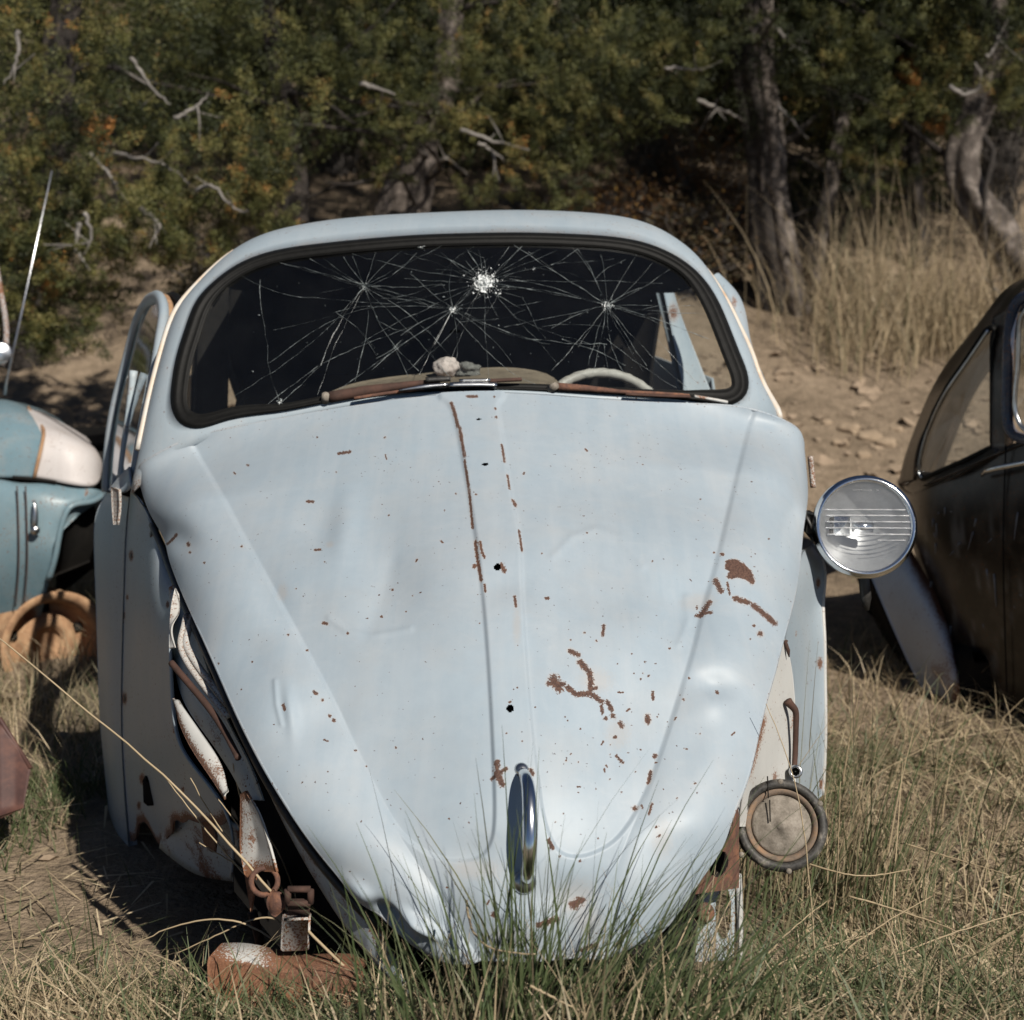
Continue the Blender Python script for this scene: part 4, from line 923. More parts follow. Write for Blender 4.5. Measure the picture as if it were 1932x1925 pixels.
BR2 = plate('lamp_support', loft([CL([(1330, 1672, -.78), (1318, 1740, -.79), (1312, 1815, -.80)]), CL([(1386, 1655, -.72), (1386, 1730, -.73), (1384, 1812, -.74)])], 60, 40), [(1365, 1722, 15, 50, .02)], M['bluerust'], .25, CAR)
mb = MB(); mb.tube(resample(CL([(1392, 1650, -.715), (1395, 1730, -.72), (1394, 1810, -.73)]), 16), .0062, 6, r=.0); mb.build('support_edge', M['white'], BR2)
mb = MB(); mb.lathe(cl(1330, 1722, -.80), -ray(1330, 1722) + np.array([.2, 0, .1]), [(.0005, .012), (.008, .011), (.0135, .006), (.016, -.004), (.016, -.02)], 20); mb.build('turn_signal', M['rust'], CAR)

# ---- chrome headlight hanging beside the hood
HC = cl(1631, 994, -.14); HA = -ray(1631, 994); HA /= np.linalg.norm(HA); HA = HA + np.array([.16, 0, .09]); HA /= np.linalg.norm(HA)
sc2 = np.linalg.norm(HC - EYE) / FPX; RH = 95 * sc2
hu = np.cross((0, 0, 1), HA); hu /= np.linalg.norm(hu); hv = np.cross(HA, hu)
if hu[0] < 0: hu = -hu
mb = MB(); mb.lathe(HC, HA, [(RH * .86, .004), (RH * .875, .012), (RH * .91, .014), (RH * .95, .012), (RH * .965, .008), (RH * .985, .007), (RH, .002), (RH * 1.005, -.006), (RH * .99, -.02), (RH * .93, -.045), (RH * .80, -.07), (RH * .6, -.09), (RH * .3, -.102), (.001, -.106)], 72)
HL = mb.build('headlight', M['chrome'], CAR)
HL['label'] = 'round chrome headlight with clear ribbed glass'
mb = MB(); mb.lathe(HC, HA, [(RH * .865, .002), (RH * .8, -.012), (RH * .62, -.035), (RH * .4, -.052), (RH * .2, -.06), (.001, -.063)], 56); mb.build('reflector', mat_plain('dusty_reflector', (0.42, 0.42, 0.42), (0.58, 0.58, 0.585), 30, 0.42, 0.75, .0006, .3), HL)
mb = MB(); q = np.linspace(0, 1, 12); mb.lathe(HC, HA, [(max(.0005, RH * .87 * k), .011 - .006 * k * k) for k in q], 64); LNS = mb.build('lens', M['lens'], HL)
M['rib'] = mat_glass('ribbed_glass', (0.8, 0.82, 0.84), .12, .5, (0.85, 0.84, 0.83), .08, dscale=60)
def hpt(px, py, dz): return HC + hu * ((px - 1631) * sc2) + hv * ((994 - py) * sc2) + HA * dz
for y0, x0, x1, wd in [(405, 1140, 1660, .0012), (443, 1150, 1690, .0014), (484, 1150, 1700, .0015), (524, 1150, 1700, .0015), (566, 1160, 1690, .0015), (604, 1480, 1660, .0009)]:
    mb = MB(); P = np.array([hpt(*s7(x, y0 - (x - 1400) * .012), .0125 - .004 * ((x - 1405) / 285)**2) for x in np.linspace(x0, x1, 14)]); mb.tube(P, wd * (1 + .35 * np.sin(np.arange(14) * 2.1)), 6); mb.build('lens_rib', M['rib'], LNS)
mb = MB(); mb.tube(np.array([hpt(*s7(1330, 508), -.012), hpt(*s7(1465, 512), -.012)]), .0105, 14); mb.build('bulb', M['chrome'], HL)
mb = MB(); mb.box(hpt(*s7(1262, 508), -.012), hu * .0165, hv * .0195, HA * .009); mb.build('bulb_shield', M['chrome'], HL)
for y in (470, 540): mb = MB(); mb.box(hpt(*s7(1200, y), -.014), hu * .004, hv * .006, HA * .006); mb.build('bulb_clip', M['grime'], HL)
# worn raised characters near the top of the glass (no longer legible): short ticks of the moulded print
for k, (x, w, h) in enumerate([(1330, 9, 2), (1347, 8, 2), (1363, 8, 3), (1380, 4, 9), (1396, 4, 5), (1410, 9, 2), (1425, 5, 4), (1441, 7, 5), (1478, 3, 8), (1490, 3, 8), (1484, 7, 2)]):
    mb = MB(); mb.box(hpt(*s7(x, 277), .0095), hu * (w * .281 * sc2 * .55), hv * (h * .281 * sc2 * .8), HA * .0008); mb.build('moulded_print', M['rib'], LNS)
mb = MB(); mb.tube(resample(np.array([HC + HA * -.06 - hu * RH * .75, cl(1522, 985, -.1), cl(1500, 990, -.02)]), 8), [.016, .015, .014, .014, .013, .013, .012, .012], 10)
for k in range(5): mb.tube(resample(np.array([cl(1505 + rr.uniform(0, 10), 940 + rr.uniform(0, 90), -.05), cl(1522 + rr.uniform(-4, 8), 950 + rr.uniform(0, 90), -.10 + rr.uniform(-.02, .02)), cl(1540 + rr.uniform(-4, 8), 960 + rr.uniform(0, 70), -.12)]), 8), rr.uniform(.002, .0045), 6)
mb.box(cl(1526, 985, -.10), CR * .008, CB * .02, np.array([0, 0, .02]))
mb.build('lamp_arm', M['grime'], HL)
mb = MB(); mb.tube(np.array([HC + np.array([0.006, .03, -.07]), cl(1634, 1130, -.1), cl(1636, 1152, -.1)]), [.012, .011, .004], 8, flat=.6); mb.build('lamp_wire', M['grime'], HL)
# right door edge behind the pillar
g = loft([CL([(1345, 520, .62), (1372, 560, .55), (1400, 640, .45), (1430, 720, .36), (1462, 790, .28)]), CL([(1358, 518, .66), (1388, 548, .62), (1416, 640, .5), (1444, 720, .4), (1474, 795, .3)])], 40, 8, bulge=.006)
gx, gy = sheet(g); r = .75 - np.hypot((gx - 1385) / 12, (gy - 570) / 26); mb = MB(); mb.grid(g, thick=.02, r=np.clip(r, -.4, 1)); DR = mb.build('door', M['bluebody'], CAR)
g = loft([CL([(1474, 795, .28), (1500, 860, .2), (1512, 930, .16)]), CL([(1482, 800, .9), (1512, 860, .9), (1524, 930, .9)]) ], 12, 6); mb = MB(); mb.grid(g, thick=.02); mb.build('door_skin', M['bluebody'], DR)
mb = MB(); mb.tube(resample(CS(s7, [(1040, 40, .10), (1048, 120, .10), (1060, 250, .09)]), 12), .006, 6, flat=.8, r=.45); mb.build('door_hinge', M['white'], DR)

# ---- loose things on the dashboard
def lump(name, c, ax, n, amp, mat, seed):
    th = np.linspace(0, np.pi, n); ph = np.linspace(0, 2 * np.pi, 2 * n, endpoint=False)
    T, Pp = np.meshgrid(th, ph, indexing='ij'); d = np.stack([np.sin(T) * np.cos(Pp), np.sin(T) * np.sin(Pp), np.cos(T)], -1)
    k = 1 + amp * (fnoise(d * 2.2 + seed, 4) - .5) * 2
    V = np.asarray(c) + d * k[..., None] * np.array(ax)
    mb = MB(); mb.grid(np.transpose(np.concatenate([V, V[:, :1]], 1), (1, 0, 2)), toward=EYE); return mb.build(name, mat)
o = lump('cloth', cl(842, 693, .25), (.028, .03, .02), 22, .38, M['rag'], 4.0); tag(o, 'crumpled pale pink cloth lying on the dashboard behind the windshield', 'cloth')
o = lump('stuffing', cl(880, 699, .26), (.026, .03, .016), 22, .6, M['fluff'], 9.0); tag(o, 'grey fluffy stuffing beside the cloth on the dashboard', 'stuffing')

# ================================================================== ground
def bank(Y): return .26 * np.maximum(0, Y - 6)**1.15 + .0 * Y
def tz(X, Y):
    X = np.asarray(X, float); Y = np.asarray(Y, float)
    z = np.where(Y > 6, .26 * np.maximum(1e-6, Y - 6)**1.15, 0.0)
    z = np.where(Y > 16, .26 * 10**1.15 + (Y - 16) * .36, z)
    z = z + .15 * np.exp(-((X - .2) / 1.0)**2 - ((Y - 1.5) / .55)**2) + .10 * sstep(2.6, 1.9, Y)
    z = z - .05 * np.exp(-((X + 1.3) / .5)**2 - ((Y - 4.2) / .9)**2)
    z = z + .10 * (fnoise(np.stack([X * .5, Y * .5, 0 * X], -1), 3) - .5) * sstep(3, 8, Y) + .05 * (fnoise(np.stack([X * 1.7 + 9, Y * 1.7, 0 * X], -1), 3) - .5)
    return z
GROUND_mat, nt, out = new_mat('dry_earth')
p = nt.nodes.new("ShaderNodeBsdfPrincipled"); tc = nt.nodes.new("ShaderNodeTexCoord"); v = tc.outputs["Object"]
n1 = noise_node(nt, 1.3, 5, .6, vec=v); n2 = noise_node(nt, 14, 6, .65, vec=v); n3 = noise_node(nt, 75, 4, .6, vec=v)
col = ramp(nt, math_n(nt, 'ADD', math_n(nt, 'MULTIPLY', n1, .5), math_n(nt, 'MULTIPLY', n2, .5)), [(.30, (.10, .078, .055)), (.5, (.24, .185, .13)), (.70, (.37, .29, .21))])
col = mixc(nt, ramp(nt, n3, [(.5, 0.0), (.72, .55)]), col, (.12, .095, .065))
lk(nt, col, p.inputs["Base Color"]); p.inputs["Roughness"].default_value = .95; p.inputs["Specular IOR Level"].default_value = .15
lk(nt, bump(nt, math_n(nt, 'ADD', n2, math_n(nt, 'MULTIPLY', n3, .6)), .9, .03), p.inputs["Normal"]); lk(nt, p.outputs[0], out.inputs[0])
def axis(lo, hi, n, c, k): 
    u = np.linspace(-1, 1, n); return u
ys = np.r_[np.linspace(-6, 1.2, 14), np.linspace(1.3, 7, 190)[0:], np.linspace(7.1, 16, 130), np.geomspace(16.4, 420, 34)]
xs = np.r_[-np.geomspace(400, 4.2, 22), np.linspace(-4, 4, 260), np.geomspace(4.2, 400, 22)]
XX, YY = np.meshgrid(xs, ys, indexing='ij'); ZZ = tz(XX, YY)
ZZ = ZZ + .022 * (fnoise(np.stack([XX * 9, YY * 9, 0 * XX], -1), 3) - .5) * (np.abs(XX) < 4.2)
mb = MB(); mb.grid(np.stack([XX, YY, ZZ], -1), toward=(0, 3, 50)); GR = mb.build('ground', GROUND_mat); GR['kind'] = 'structure'

# ================================================================== brown car on the right
M['brown'] = mat_paint('dark_brown_paint', (0.014, 0.011, 0.009), (0.026, 0.018, 0.013), rust=(.10, .045, .025), chip=.66, rough=.28, fade=.6)
M['fenderw'] = mat_paint('white_rusting_fender_paint', (0.52, 0.56, 0.62), (0.45, 0.48, 0.54), rust=(.16, .07, .035), chip=.7, rough=.4)
BC = thing('brown_car', 'dark brown rounded old car with white rusting rear fender at the right edge', 'car', (1.75, 4.3, 0))
def s2(x, y): return 1545.6 + .542 * x, 463.7 + .542 * y
NYb = 3.75
def AB(pts):
    """the brown car stands askew: its flank comes nearer towards the right"""
    return A([(x, y, Y + .40 - .0016 * (x - 1700)) for x, y, Y in pts])
sil = [(1990, 512), (1932, 525), (1898, 545), (1849, 605), (1790, 680), (1752, 745), (1725, 811), (1703, 876), (1695, 913)]
wino = [(1990, 566), (1935, 582), (1888, 604), (1838, 655), (1800, 702), (1766, 760), (1742, 815), (1728, 868), (1726, 905)]
SilN = AB([(x, y, NYb + .30) for x, y in sil]); SilF = AB([(x + 70, y + 25, NYb + 1.5) for x, y in sil])
WinN = AB([(x, y, NYb + .06 + .10 * sstep(1800, 1726, x)) for x, y in wino])
mb = MB(); g = loft([WinN, .5 * (WinN + SilN) + np.array([0, -.07, .012]), SilN], 60, 14); mb.grid(g, thick=.006)
g = loft([SilN, AB([(x + 14, y + 3, NYb + .6) for x, y in sil]), AB([(x + 34, y + 9, NYb + 1.05) for x, y in sil]), SilF], 60, 14, lin=True); mb.grid(g, thick=.006, toward=(1, 3, 5)); mb.build('roof', M['brown'], BC)
# body side below the belt
belt = AB([(1695, 913, NYb + .42), (1712, 930, NYb + .22), (1740, 925, NYb + .08), (1800, 898, NYb + .03), (1850, 872, NYb + .02), (1872, 858, NYb + .01), (2010, 800, NYb)])
mid1 = AB([(1697, 960, NYb + .42), (1715, 990, NYb + .20), (1745, 995, NYb + .05), (1800, 985, NYb - .01), (1850, 975, NYb - .03), (1880, 970, NYb - .04), (2010, 950, NYb - .05)])
mid2 = AB([(1722, 1030, NYb + .40), (1740, 1070, NYb + .2), (1765, 1120, NYb + .1), (1800, 1150, NYb + .03), (1850, 1160, NYb), (1890, 1160, NYb - .02), (2010, 1150, NYb - .03)])
low = AB([(1780, 1300, NYb + .40), (1800, 1330, NYb + .25), (1820, 1350, NYb + .14), (1840, 1365, NYb + .08), (1870, 1375, NYb + .05), (1900, 1380, NYb + .04), (2010, 1385, NYb + .04)])
g = np.transpose(loft([belt, mid1, mid2, low], 70, 60), (0, 1, 2)); gx, gy = sheet(g)
scr = np.where(fnoise(np.stack([gx * .075, gy * .012, 0 * gx], -1), 3) > .71, 1, 0) * sstep(930, 1000, gy) * (gx > 1735)
stk = sstep(.60, .74, fnoise(np.stack([gx * .11, gy * .011, 0 * gx], -1), 3)) * sstep(930, 1010, gy) * sstep(1735, 1760, gx)
mb = MB(); mb.grid(g, thick=.006, r=-.4); BS = mb.build('body_side', M['brown'], BC, extra={'streak': np.r_[stk.ravel(), stk.ravel()]})
M['scratch'] = mat_plain('pale_scratched_paint', (.16, .16, .165), (.30, .30, .31), 30, .6)
for k in range(52):
    i = rr.integers(6, 50); j = rr.integers(4, 60); L = rr.integers(2, 8)
    if gx[i, j] < 1745 or gy[i, j] < 935: continue
    nb = grid_normals(g); nb = nb if np.sum(nb * (EYE - g)) > 0 else -nb
    seg = g[i:i + L, j] + nb[i:i + L, j] * .0008
    if len(seg) < 2: continue
    mb = MB(); mb.tube(seg + np.linspace(0, rr.normal(0, .012), len(seg))[:, None] * CR, np.linspace(.0045, .0012, len(seg)) * rr.uniform(.4, 1), 5, flat=.3); mb.build('scratch', M['scratch'], BS)
# rear fender, white and rusting
fo = AB([(1640, 1082, NYb + .12), (1652, 1110, NYb + .08), (1708, 1239, NYb + .0), (1752, 1315, NYb - .02), (1779, 1340, NYb - .02), (1800, 1348, NYb - .02)])
fi = AB([(1708, 1015, NYb + .30), (1735, 1065, NYb + .18), (1779, 1152, NYb + .08), (1806, 1249, NYb + .06), (1818, 1310, NYb + .06), (1824, 1340, NYb + .06)])
g2 = loft([fo, .5 * (fo + fi) + np.array([.01, -.10, .02]), fi], 70, 30); fx, fy = sheet(g2)
tt = np.linspace(0, 1, 30)[:, None] + 0 * fx
r = (tt - .55) * 2.0 + sstep(1150, 1330, fy) * .9 + (fnoise(np.stack([fx * .03, fy * .015, 0 * fx], -1), 3) - .5) * 1.3
mb = MB(); mb.grid(g2, thick=.005, r=np.clip(r, -.5, .8)); mb.build('rear_fender', M['fenderw'], BC)
g3 = loft([fo, fo + np.array([.03, .5, -.01])], 40, 5); mb = MB(); mb.grid(g3, thick=.004); mb.build('fender_inside', M['dark'], BC)
# quarter window: frame, pane
wl_ = [(1871, 843), (1871, 640), (1876, 615), (1860, 622), (1817, 686), (1785, 732), (1762, 775), (1742, 825), (1732, 865), (1731, 893), (1740, 903), (1765, 892), (1820, 868)]
WL = AB([(x, y, NYb + .05 + .08 * sstep(1800, 1730, x)) for x, y in wl_]); WLr = resample(WL, 90, closed=True, smooth=False)
mb = MB(); mb.tube(WLr + np.array([0, -.008, 0]), .0085, 8, closed=True); WF = mb.build('window_frame', M['rubber'], BC)
mb = MB(); mb.tube(resample(WL[3:11] + np.array([0, -.02, 0]), 40), .0045, 6); mb.build('window_trim', M['dullchrome'], WF)
c = WLr.mean(0); mb = MB(); mb.grid(np.stack([c + (WLr - c) * k for k in (.02, .5, 1)], 1), closed_u=True); mb.build('window_pane', M['glass'], WF)
# strip between the window and the belt, door post and door
g = loft([AB([(1726, 905, NYb + .18), (1731, 893, NYb + .13), (1765, 892, NYb + .08), (1820, 868, NYb + .05), (1871, 843, NYb + .04), (1880, 835, NYb + .04)]), AB([(1700, 918, NYb + .40), (1715, 932, NYb + .2), (1745, 925, NYb + .07), (1805, 898, NYb + .02), (1855, 873, NYb + .01), (1885, 860, NYb)])], 40, 8)
mb = MB(); mb.grid(g, thick=.005); mb.build('belt_panel', M['brown'], BC)
g = loft([AB([(1871, 598, NYb + .07), (1871, 700, NYb + .04), (1871, 850, NYb + .03)]), AB([(1910, 575, NYb + .06), (1902, 700, NYb + .02), (1900, 850, NYb + .01)])], 20, 6); mb = MB(); mb.grid(g, thick=.02); mb.build('door_post', M['brown'], BC)
dfp = [(2000, 545), (1945, 555), (1918, 572), (1906, 610), (1901, 700), (1900, 780), (1908, 815), (1930, 828), (2000, 822)]
DF = AB([(x, y, NYb - .01) for x, y in dfp]); mb = MB(); mb.tube(resample(DF, 50), .015, 8); BD = mb.build('door', mat_paint('worn_dark_blue_paint', (.035, .05, .085), (.06, .075, .11), chip=.62, rough=.25), BC)
dfi = AB([(2000, 566, NYb - .02), (1950, 574, NYb - .02), (1930, 592, NYb - .02), (1922, 640, NYb - .02), (1918, 720, NYb - .02), (1918, 785, NYb - .02), (1926, 803, NYb - .02), (2000, 805, NYb - .02)])
mb = MB(); mb.tube(resample(dfi, 50), .006, 6); mb.build('window_trim', M['dullchrome'], BD)
mb = MB(); c = dfi.mean(0); mb.grid(np.stack([resample(dfi, 40), np.broadcast_to(c + np.array([.05, .0, 0]), (40, 3))], 0)); mb.build('window_pane', M['glass'], BD)
mb = MB(); mb.tube(resample(AB([(1853, 897, NYb - .03), (1866, 888, NYb - .06), (1900, 880, NYb - .065), (1960, 868, NYb - .06)]), 16), [.006] * 3 + [.009] * 10 + [.008] * 3, 10, flat=.8); mb.build('door_handle', M['chrome'], BC)
mb = MB(); mb.tube(resample(AB([(1898, 840, NYb - .02), (1893, 1000, NYb - .055), (1895, 1160, NYb - .04), (1902, 1370, NYb + .02)]), 30), .0022, 5); mb.build('door_gap', M['dark'], BC)
mb = MB(); mb.tube(resample(AB([(1745, 915, NYb + .06), (1800, 893, NYb + .01), (1860, 866, NYb), (1990, 815, NYb - .02)]), 20), .006, 6, flat=.7); mb.build('belt_moulding', M['brown'], BC)
# inside: far wall, seat hump
mb = MB(); mb.box((2.75, 4.75, .40), (1.0, 0, 0), (0, .35, 0), (0, 0, .28)); mb.build('cabin_interior', M['dark'], BC)
mb = MB(); mb.box((2.2, 4.5, .06), (.95, 0, 0), (0, .6, 0), (0, 0, .1)); mb.build('underside', M['dark'], BC)

# the rest of that car, beyond the right edge of the view
BDv = np.array([.49, -.87, 0]); BWv = np.array([.87, .49, 0]); B0 = AB([(2008, 1385, NYb + .04)])[0] * np.array([1, 1, 0])
def bsec(st, zb, zt, zl, inset, w=1.42):
    """half-hoop cross-section: sill, belt, shoulder, roof, and down the far side"""
    pts = [(.0, zl), (-.05, .5 * (zl + zb)), (-.02, zb), (inset, zb + .8 * (zt - zb)), (inset + .16, zt - .02), (w / 2, zt), (w - inset - .16, zt - .02), (w - inset, zb + .8 * (zt - zb)), (w + .02, zb), (w + .05, .5 * (zl + zb)), (w, zl)]
    return resample(np.array([B0 + BDv * st + BWv * a + np.array([0, 0, z]) for a, z in pts]), 40)
secs = [bsec(*q) for q in [(-.02, .80, 1.24, .08, .14), (.3, .82, 1.31, .08, .13), (.7, .82, 1.31, .08, .14), (1.05, .80, 1.22, .08, .18), (1.35, .74, .93, .10, .2), (1.8, .66, .82, .14, .26), (2.2, .52, .64, .18, .34), (2.45, .36, .42, .22, .45)]]
mb = MB(); mb.grid(loft(secs, 40, 40), thick=.006, toward=B0 + BWv * .7 + np.array([0, 0, 9])); mb.build('front_body', M['brown'], BC)
sp = [B0 + BDv * a + BWv * (-.035 + b) + np.array([0, 0, z]) for a, b, z in [(.06, .015, .88), (.95, .03, .88), (.80, .10, 1.16), (.10, .09, 1.16)]]
mb = MB(); mb.grid(np.array([[sp[0], sp[1]], [sp[3], sp[2]]]), thick=.01); mb.build('side_window', M['rubber'], BC)
th_ = np.linspace(-.2, np.pi + .2, 18); mb = MB(); mb.grid(np.array([[B0 + BDv * (1.75 + .46 * math.cos(t)) + BWv * (.12 - .26 * math.sin(f)) + np.array([0, 0, .12 + (.50 * math.sin(t)) * (1 - .25 * math.sin(f))]) for t in th_] for f in np.linspace(0, 1.4, 8)]), thick=.006, toward=B0 + BDv * 1.7 - BWv * 3 + np.array([0, 0, 2])); mb.build('front_fender', M['brown'], BC)
tl = np.array([SilN[-1], belt[0], mid1[0], mid2[0], low[0]]); mb = MB(); mb.grid(loft([tl, tl + BWv * .5 - BDv * .02, tl + BWv * 1.0 - BDv * .02, tl + BWv * 1.45], 24, 14), thick=.006, toward=tl.mean(0) - BDv * 5); mb.build('tail_panel', M['brown'], BC)

# ================================================================== teal truck on the left
M['teal'] = mat_paint('faded_teal_paint', (.105, .185, .225), (.20, .275, .31), rust=(.12, .06, .04), chip=.67, rough=.4, fade=.7)
M['twhite'] = mat_paint('faded_white_paint', (.50, .47, .46), (.42, .38, .37), chip=.69, rough=.5)
TR = thing('teal_truck', 'teal old truck with white hood nose and bare rusty wheel at the left edge', 'truck', (-1.6, 5.0, 0))
def st(x, y): return .3210 * x, 695.5 + .3210 * y
TY = 4.55
def T(pts): return A([(*st(x, y), TY + d) for x, y, d in pts])
# side of the body with the fender
top = T([(-160, 655, 0), (0, 652, 0), (90, 668, .0), (250, 675, .0), (400, 690, .02), (540, 705, .05), (612, 725, .12)])
m1 = T([(-160, 740, -.06), (0, 740, -.06), (90, 745, -.06), (200, 760, -.06), (330, 790, -.05), (420, 800, -.03), (560, 800, .06)])
m2 = T([(-160, 1000, -.08), (0, 1000, -.08), (90, 1000, -.08), (180, 1000, -.08), (260, 1000, -.08), (310, 1000, -.07), (350, 960, -.06)])
m3 = T([(-160, 1300, -.04), (0, 1300, -.04), (90, 1300, -.04), (150, 1290, -.04), (200, 1280, -.04), (240, 1260, -.04), (290, 1230, -.04)])
m4 = T([(-160, 1650, .06), (0, 1650, .06), (50, 1660, .06), (80, 1700, .06), (110, 1700, .06), (150, 1680, .06), (190, 1640, .06)])
g = loft([top, m1, m2, m3, m4], 70, 60); gx, gy = sheet(g)
r = np.full(gx.shape, -.3); px_, py_ = st(170, 1480); r = np.maximum(r, 1.0 - np.hypot((gx - px_) / 26, (gy - py_) / 60)); px_, py_ = st(510, 740); r = np.maximum(r, .8 - np.hypot((gx - px_) / 8, (gy - py_) / 20))
mb = MB(); mb.grid(g, thick=.006, r=r); TB = mb.build('body_side', M['teal'], TR)
arch = T([(600, 745, .10), (500, 790, -.01), (410, 815, -.05), (375, 880, -.06), (352, 960, -.065), (330, 1080, -.065), (285, 1240, -.05)])
mb = MB(); mb.tube(resample(arch, 30), .010, 6, r=-.2); mb.build('arch_lip', M['teal'], TB)
fend = T([(540, 705, .05), (600, 725, .10), (650, 760, .18), (650, 830, .2)]); fend2 = T([(480, 790, -.02), (540, 800, .03), (570, 830, .10), (580, 870, .14)])
mb = MB(); mb.grid(loft([fend, fend2], 20, 8), thick=.006); mb.build('fender_nose', M['teal'], TR)
mb = MB(); ai = resample(arch, 30); mb.grid(loft([ai + np.array([0, .02, 0]), ai + np.array([.12, .55, .0])], 30, 6), thick=.004); mb.grid(np.stack([T([(330, 800, .6), (330, 1350, .6)]), T([(700, 800, .6), (700, 1050, .6)])], 0), thick=.01); mb.build('wheel_well', M['dark'], TR)
for x0 in (100, 150):
    mb = MB(); mb.tube(resample(T([(x0, 690, -.07), (x0 + 8, 900, -.092), (x0 + 10, 1150, -.082), (x0 - 10, 1400, -.04)]), 20), .0022, 5); mb.build('panel_seam', M['darkrust'], TB)
mb = MB(); mb.tube(resample(T([(200, 780, -.09), (207, 850, -.095), (205, 940, -.10)]), 10), [.004, .006, .008, .009, .010, .010, .010, .010, .009, .006], 8); mb.lathe(T([(205, 950, -.10)])[0], (0, -1, -.2), [(.0005, .012), (.012, .01), (.016, 0)], 12); mb.build('side_marker', M['dullchrome'], TB)
mb = MB(); mb.tube(resample(T([(75, 640, -.005), (200, 650, -.005), (330, 668, .0)]), 12), .006, 6); mb.build('hood_gap', M['dark'], TR)
# hood: teal rear part, white nose
ht = T([(-160, 170, .55), (0, 178, .5), (100, 200, .47), (165, 228, .45)]); hm = T([(-160, 400, .06), (0, 405, .05), (120, 408, .05), (250, 420, .05)]); hb = T([(-160, 640, .0), (0, 640, .0), (100, 640, .0), (200, 642, .0)])
mb = MB(); g = loft([ht, .5 * (ht + hm) + np.array([0, -.05, .04]), hm, hb], 40, 40); mb.grid(g, thick=.005); 
g = loft([ht, ht + np.array([0, .4, -.10]), ht + np.array([0, .9, -.35])], 20, 8); mb.grid(g, thick=.005, toward=(-1.5, 4, 4)); mb.build('hood', M['teal'], TR)
wt = T([(165, 228, .45), (250, 270, .44), (400, 360, .42), (520, 440, .40), (590, 500, .38), (608, 540, .36)])
wm = T([(250, 420, .05), (300, 428, .05), (380, 440, .05), (480, 470, .07), (560, 510, .12), (602, 560, .2)])
wb = T([(200, 642, .0), (300, 660, .0), (400, 678, .0), (500, 690, .02), (560, 685, .06), (590, 640, .12)])
mb = MB(); mb.grid(loft([wt, .5 * (wt + wm) + np.array([0, -.03, .02]), wm, wb], 40, 34), thick=.005); mb.grid(loft([wt, wt + np.array([0, .4, -.12]), wt + np.array([0, .9, -.38])], 20, 8), thick=.005, toward=(-1.5, 4, 4)); mb.build('hood_nose', M['twhite'], TR)
mb = MB(); mb.tube(resample(T([(165, 228, .44), (230, 330, .2), (252, 420, .04), (225, 540, .0), (202, 642, -.01)]), 24), .006, 6); mb.build('paint_edge', M['ochre'], TR)
mb = MB(); ANT = None; mb.tube(A([(9, 745, TY + .45), (13, 720, TY + .45), (98, 322, TY + .45)]), [.006, .0042, .0030], 6); ANT = mb.build('antenna', M['dullchrome'], TR); mb = MB(); mb.lathe(A([(8, 744, TY + .45)])[0], (0, 0, 1), [(.012, -.01), (.010, .012), (.004, .02)], 10); mb.build('antenna_base', M['dullchrome'], ANT)
mb = MB(); mb.tube(resample(A([(-12, 470, TY + .6), (3, 560, TY + .55), (12, 640, TY + .5), (4, 690, TY + .48)]), 12), .010, 8, r=.45); mb.build('windshield_post', M['bluerust'], TR)
mb = MB(); mb.lathe(A([(2, 665, TY + .3)])[0], (.3, -.8, .2), [(.0005, .006), (.03, .003), (.036, 0), (.034, -.02), (.01, -.03)], 18); mb.build('mirror', M['dullchrome'], TR)
# the rest of the truck, beyond the left edge of the view
mb = MB(); mb.box((-4.10, 5.40, .42), (1.76, 0, 0), (0, .86, 0), (0, 0, .32)); mb.build('body_tub', M['teal'], TR, smooth=False)
mb = MB(); mb.box((-1.62, 5.15, .40), (.32, 0, 0), (0, .40, 0), (0, 0, .2)); mb.build('engine_bay', M['dark'], TR)
cab = [[(-4.0, 4.62), (-2.75, 4.62), (-2.75, 6.18), (-4.0, 6.18)], [(-3.95, 4.68), (-2.85, 4.68), (-2.85, 6.12), (-3.95, 6.12)], [(-3.8, 4.84), (-3.12, 4.84), (-3.12, 5.96), (-3.8, 5.96)], [(-3.7, 4.95), (-3.25, 4.95), (-3.25, 5.85), (-3.7, 5.85)]]
cz = (.78, 1.0, 1.5, 1.56); Gc = np.array([[(*c_, z) for c_ in ring] for ring, z in zip(cab, cz)]); mb = MB(); mb.grid(np.transpose(np.concatenate([Gc, Gc[:, :1]], 1), (1, 0, 2)), toward=(-2.7, 5.4, 9)); mb.box((-3.48, 5.4, 1.555), (.23, 0, 0), (0, .46, 0), (0, 0, .012)); mb.build('cab', M['teal'], TR)
mb = MB(); mb.grid(np.array([[(-3.8, 4.655, 1.03), (-2.95, 4.655, 1.03)], [(-3.72, 4.80, 1.44), (-3.2, 4.80, 1.44)]]), thick=.01); mb.build('side_window', M['rubber'], TR)
# bare rusty wheel sunk in the grass
WCc = at(96, 1215, TY - .0); ax = np.array([.60, -.80, .05])
mb = MB(); mb.lathe(WCc, ax, [(.165, -.10), (.172, -.095), (.158, -.075), (.142, -.04), (.142, .0), (.158, .035), (.176, .045), (.178, .052), (.168, .056), (.150, .045), (.138, .015), (.134, -.02), (.122, -.045), (.10, -.05), (.09, -.02), (.07, -.008), (.052, -.012), (.048, -.04), (.001, -.04)], 40); RW = mb.build('wheel_rim', M['ochre'], TR)
for k in range(5):
    a = k * 2 * math.pi / 5 + .3; wu = np.cross((0, 0, 1), ax); wu /= np.linalg.norm(wu); wv = np.cross(ax / np.linalg.norm(ax), wu); c = WCc + .112 * (math.cos(a) * wu + math.sin(a) * wv) + ax * -.045
    mb = MB(); mb.box(c, wu * .014, wv * .014, ax * .01); mb.build('rim_opening', M['dark'], RW)
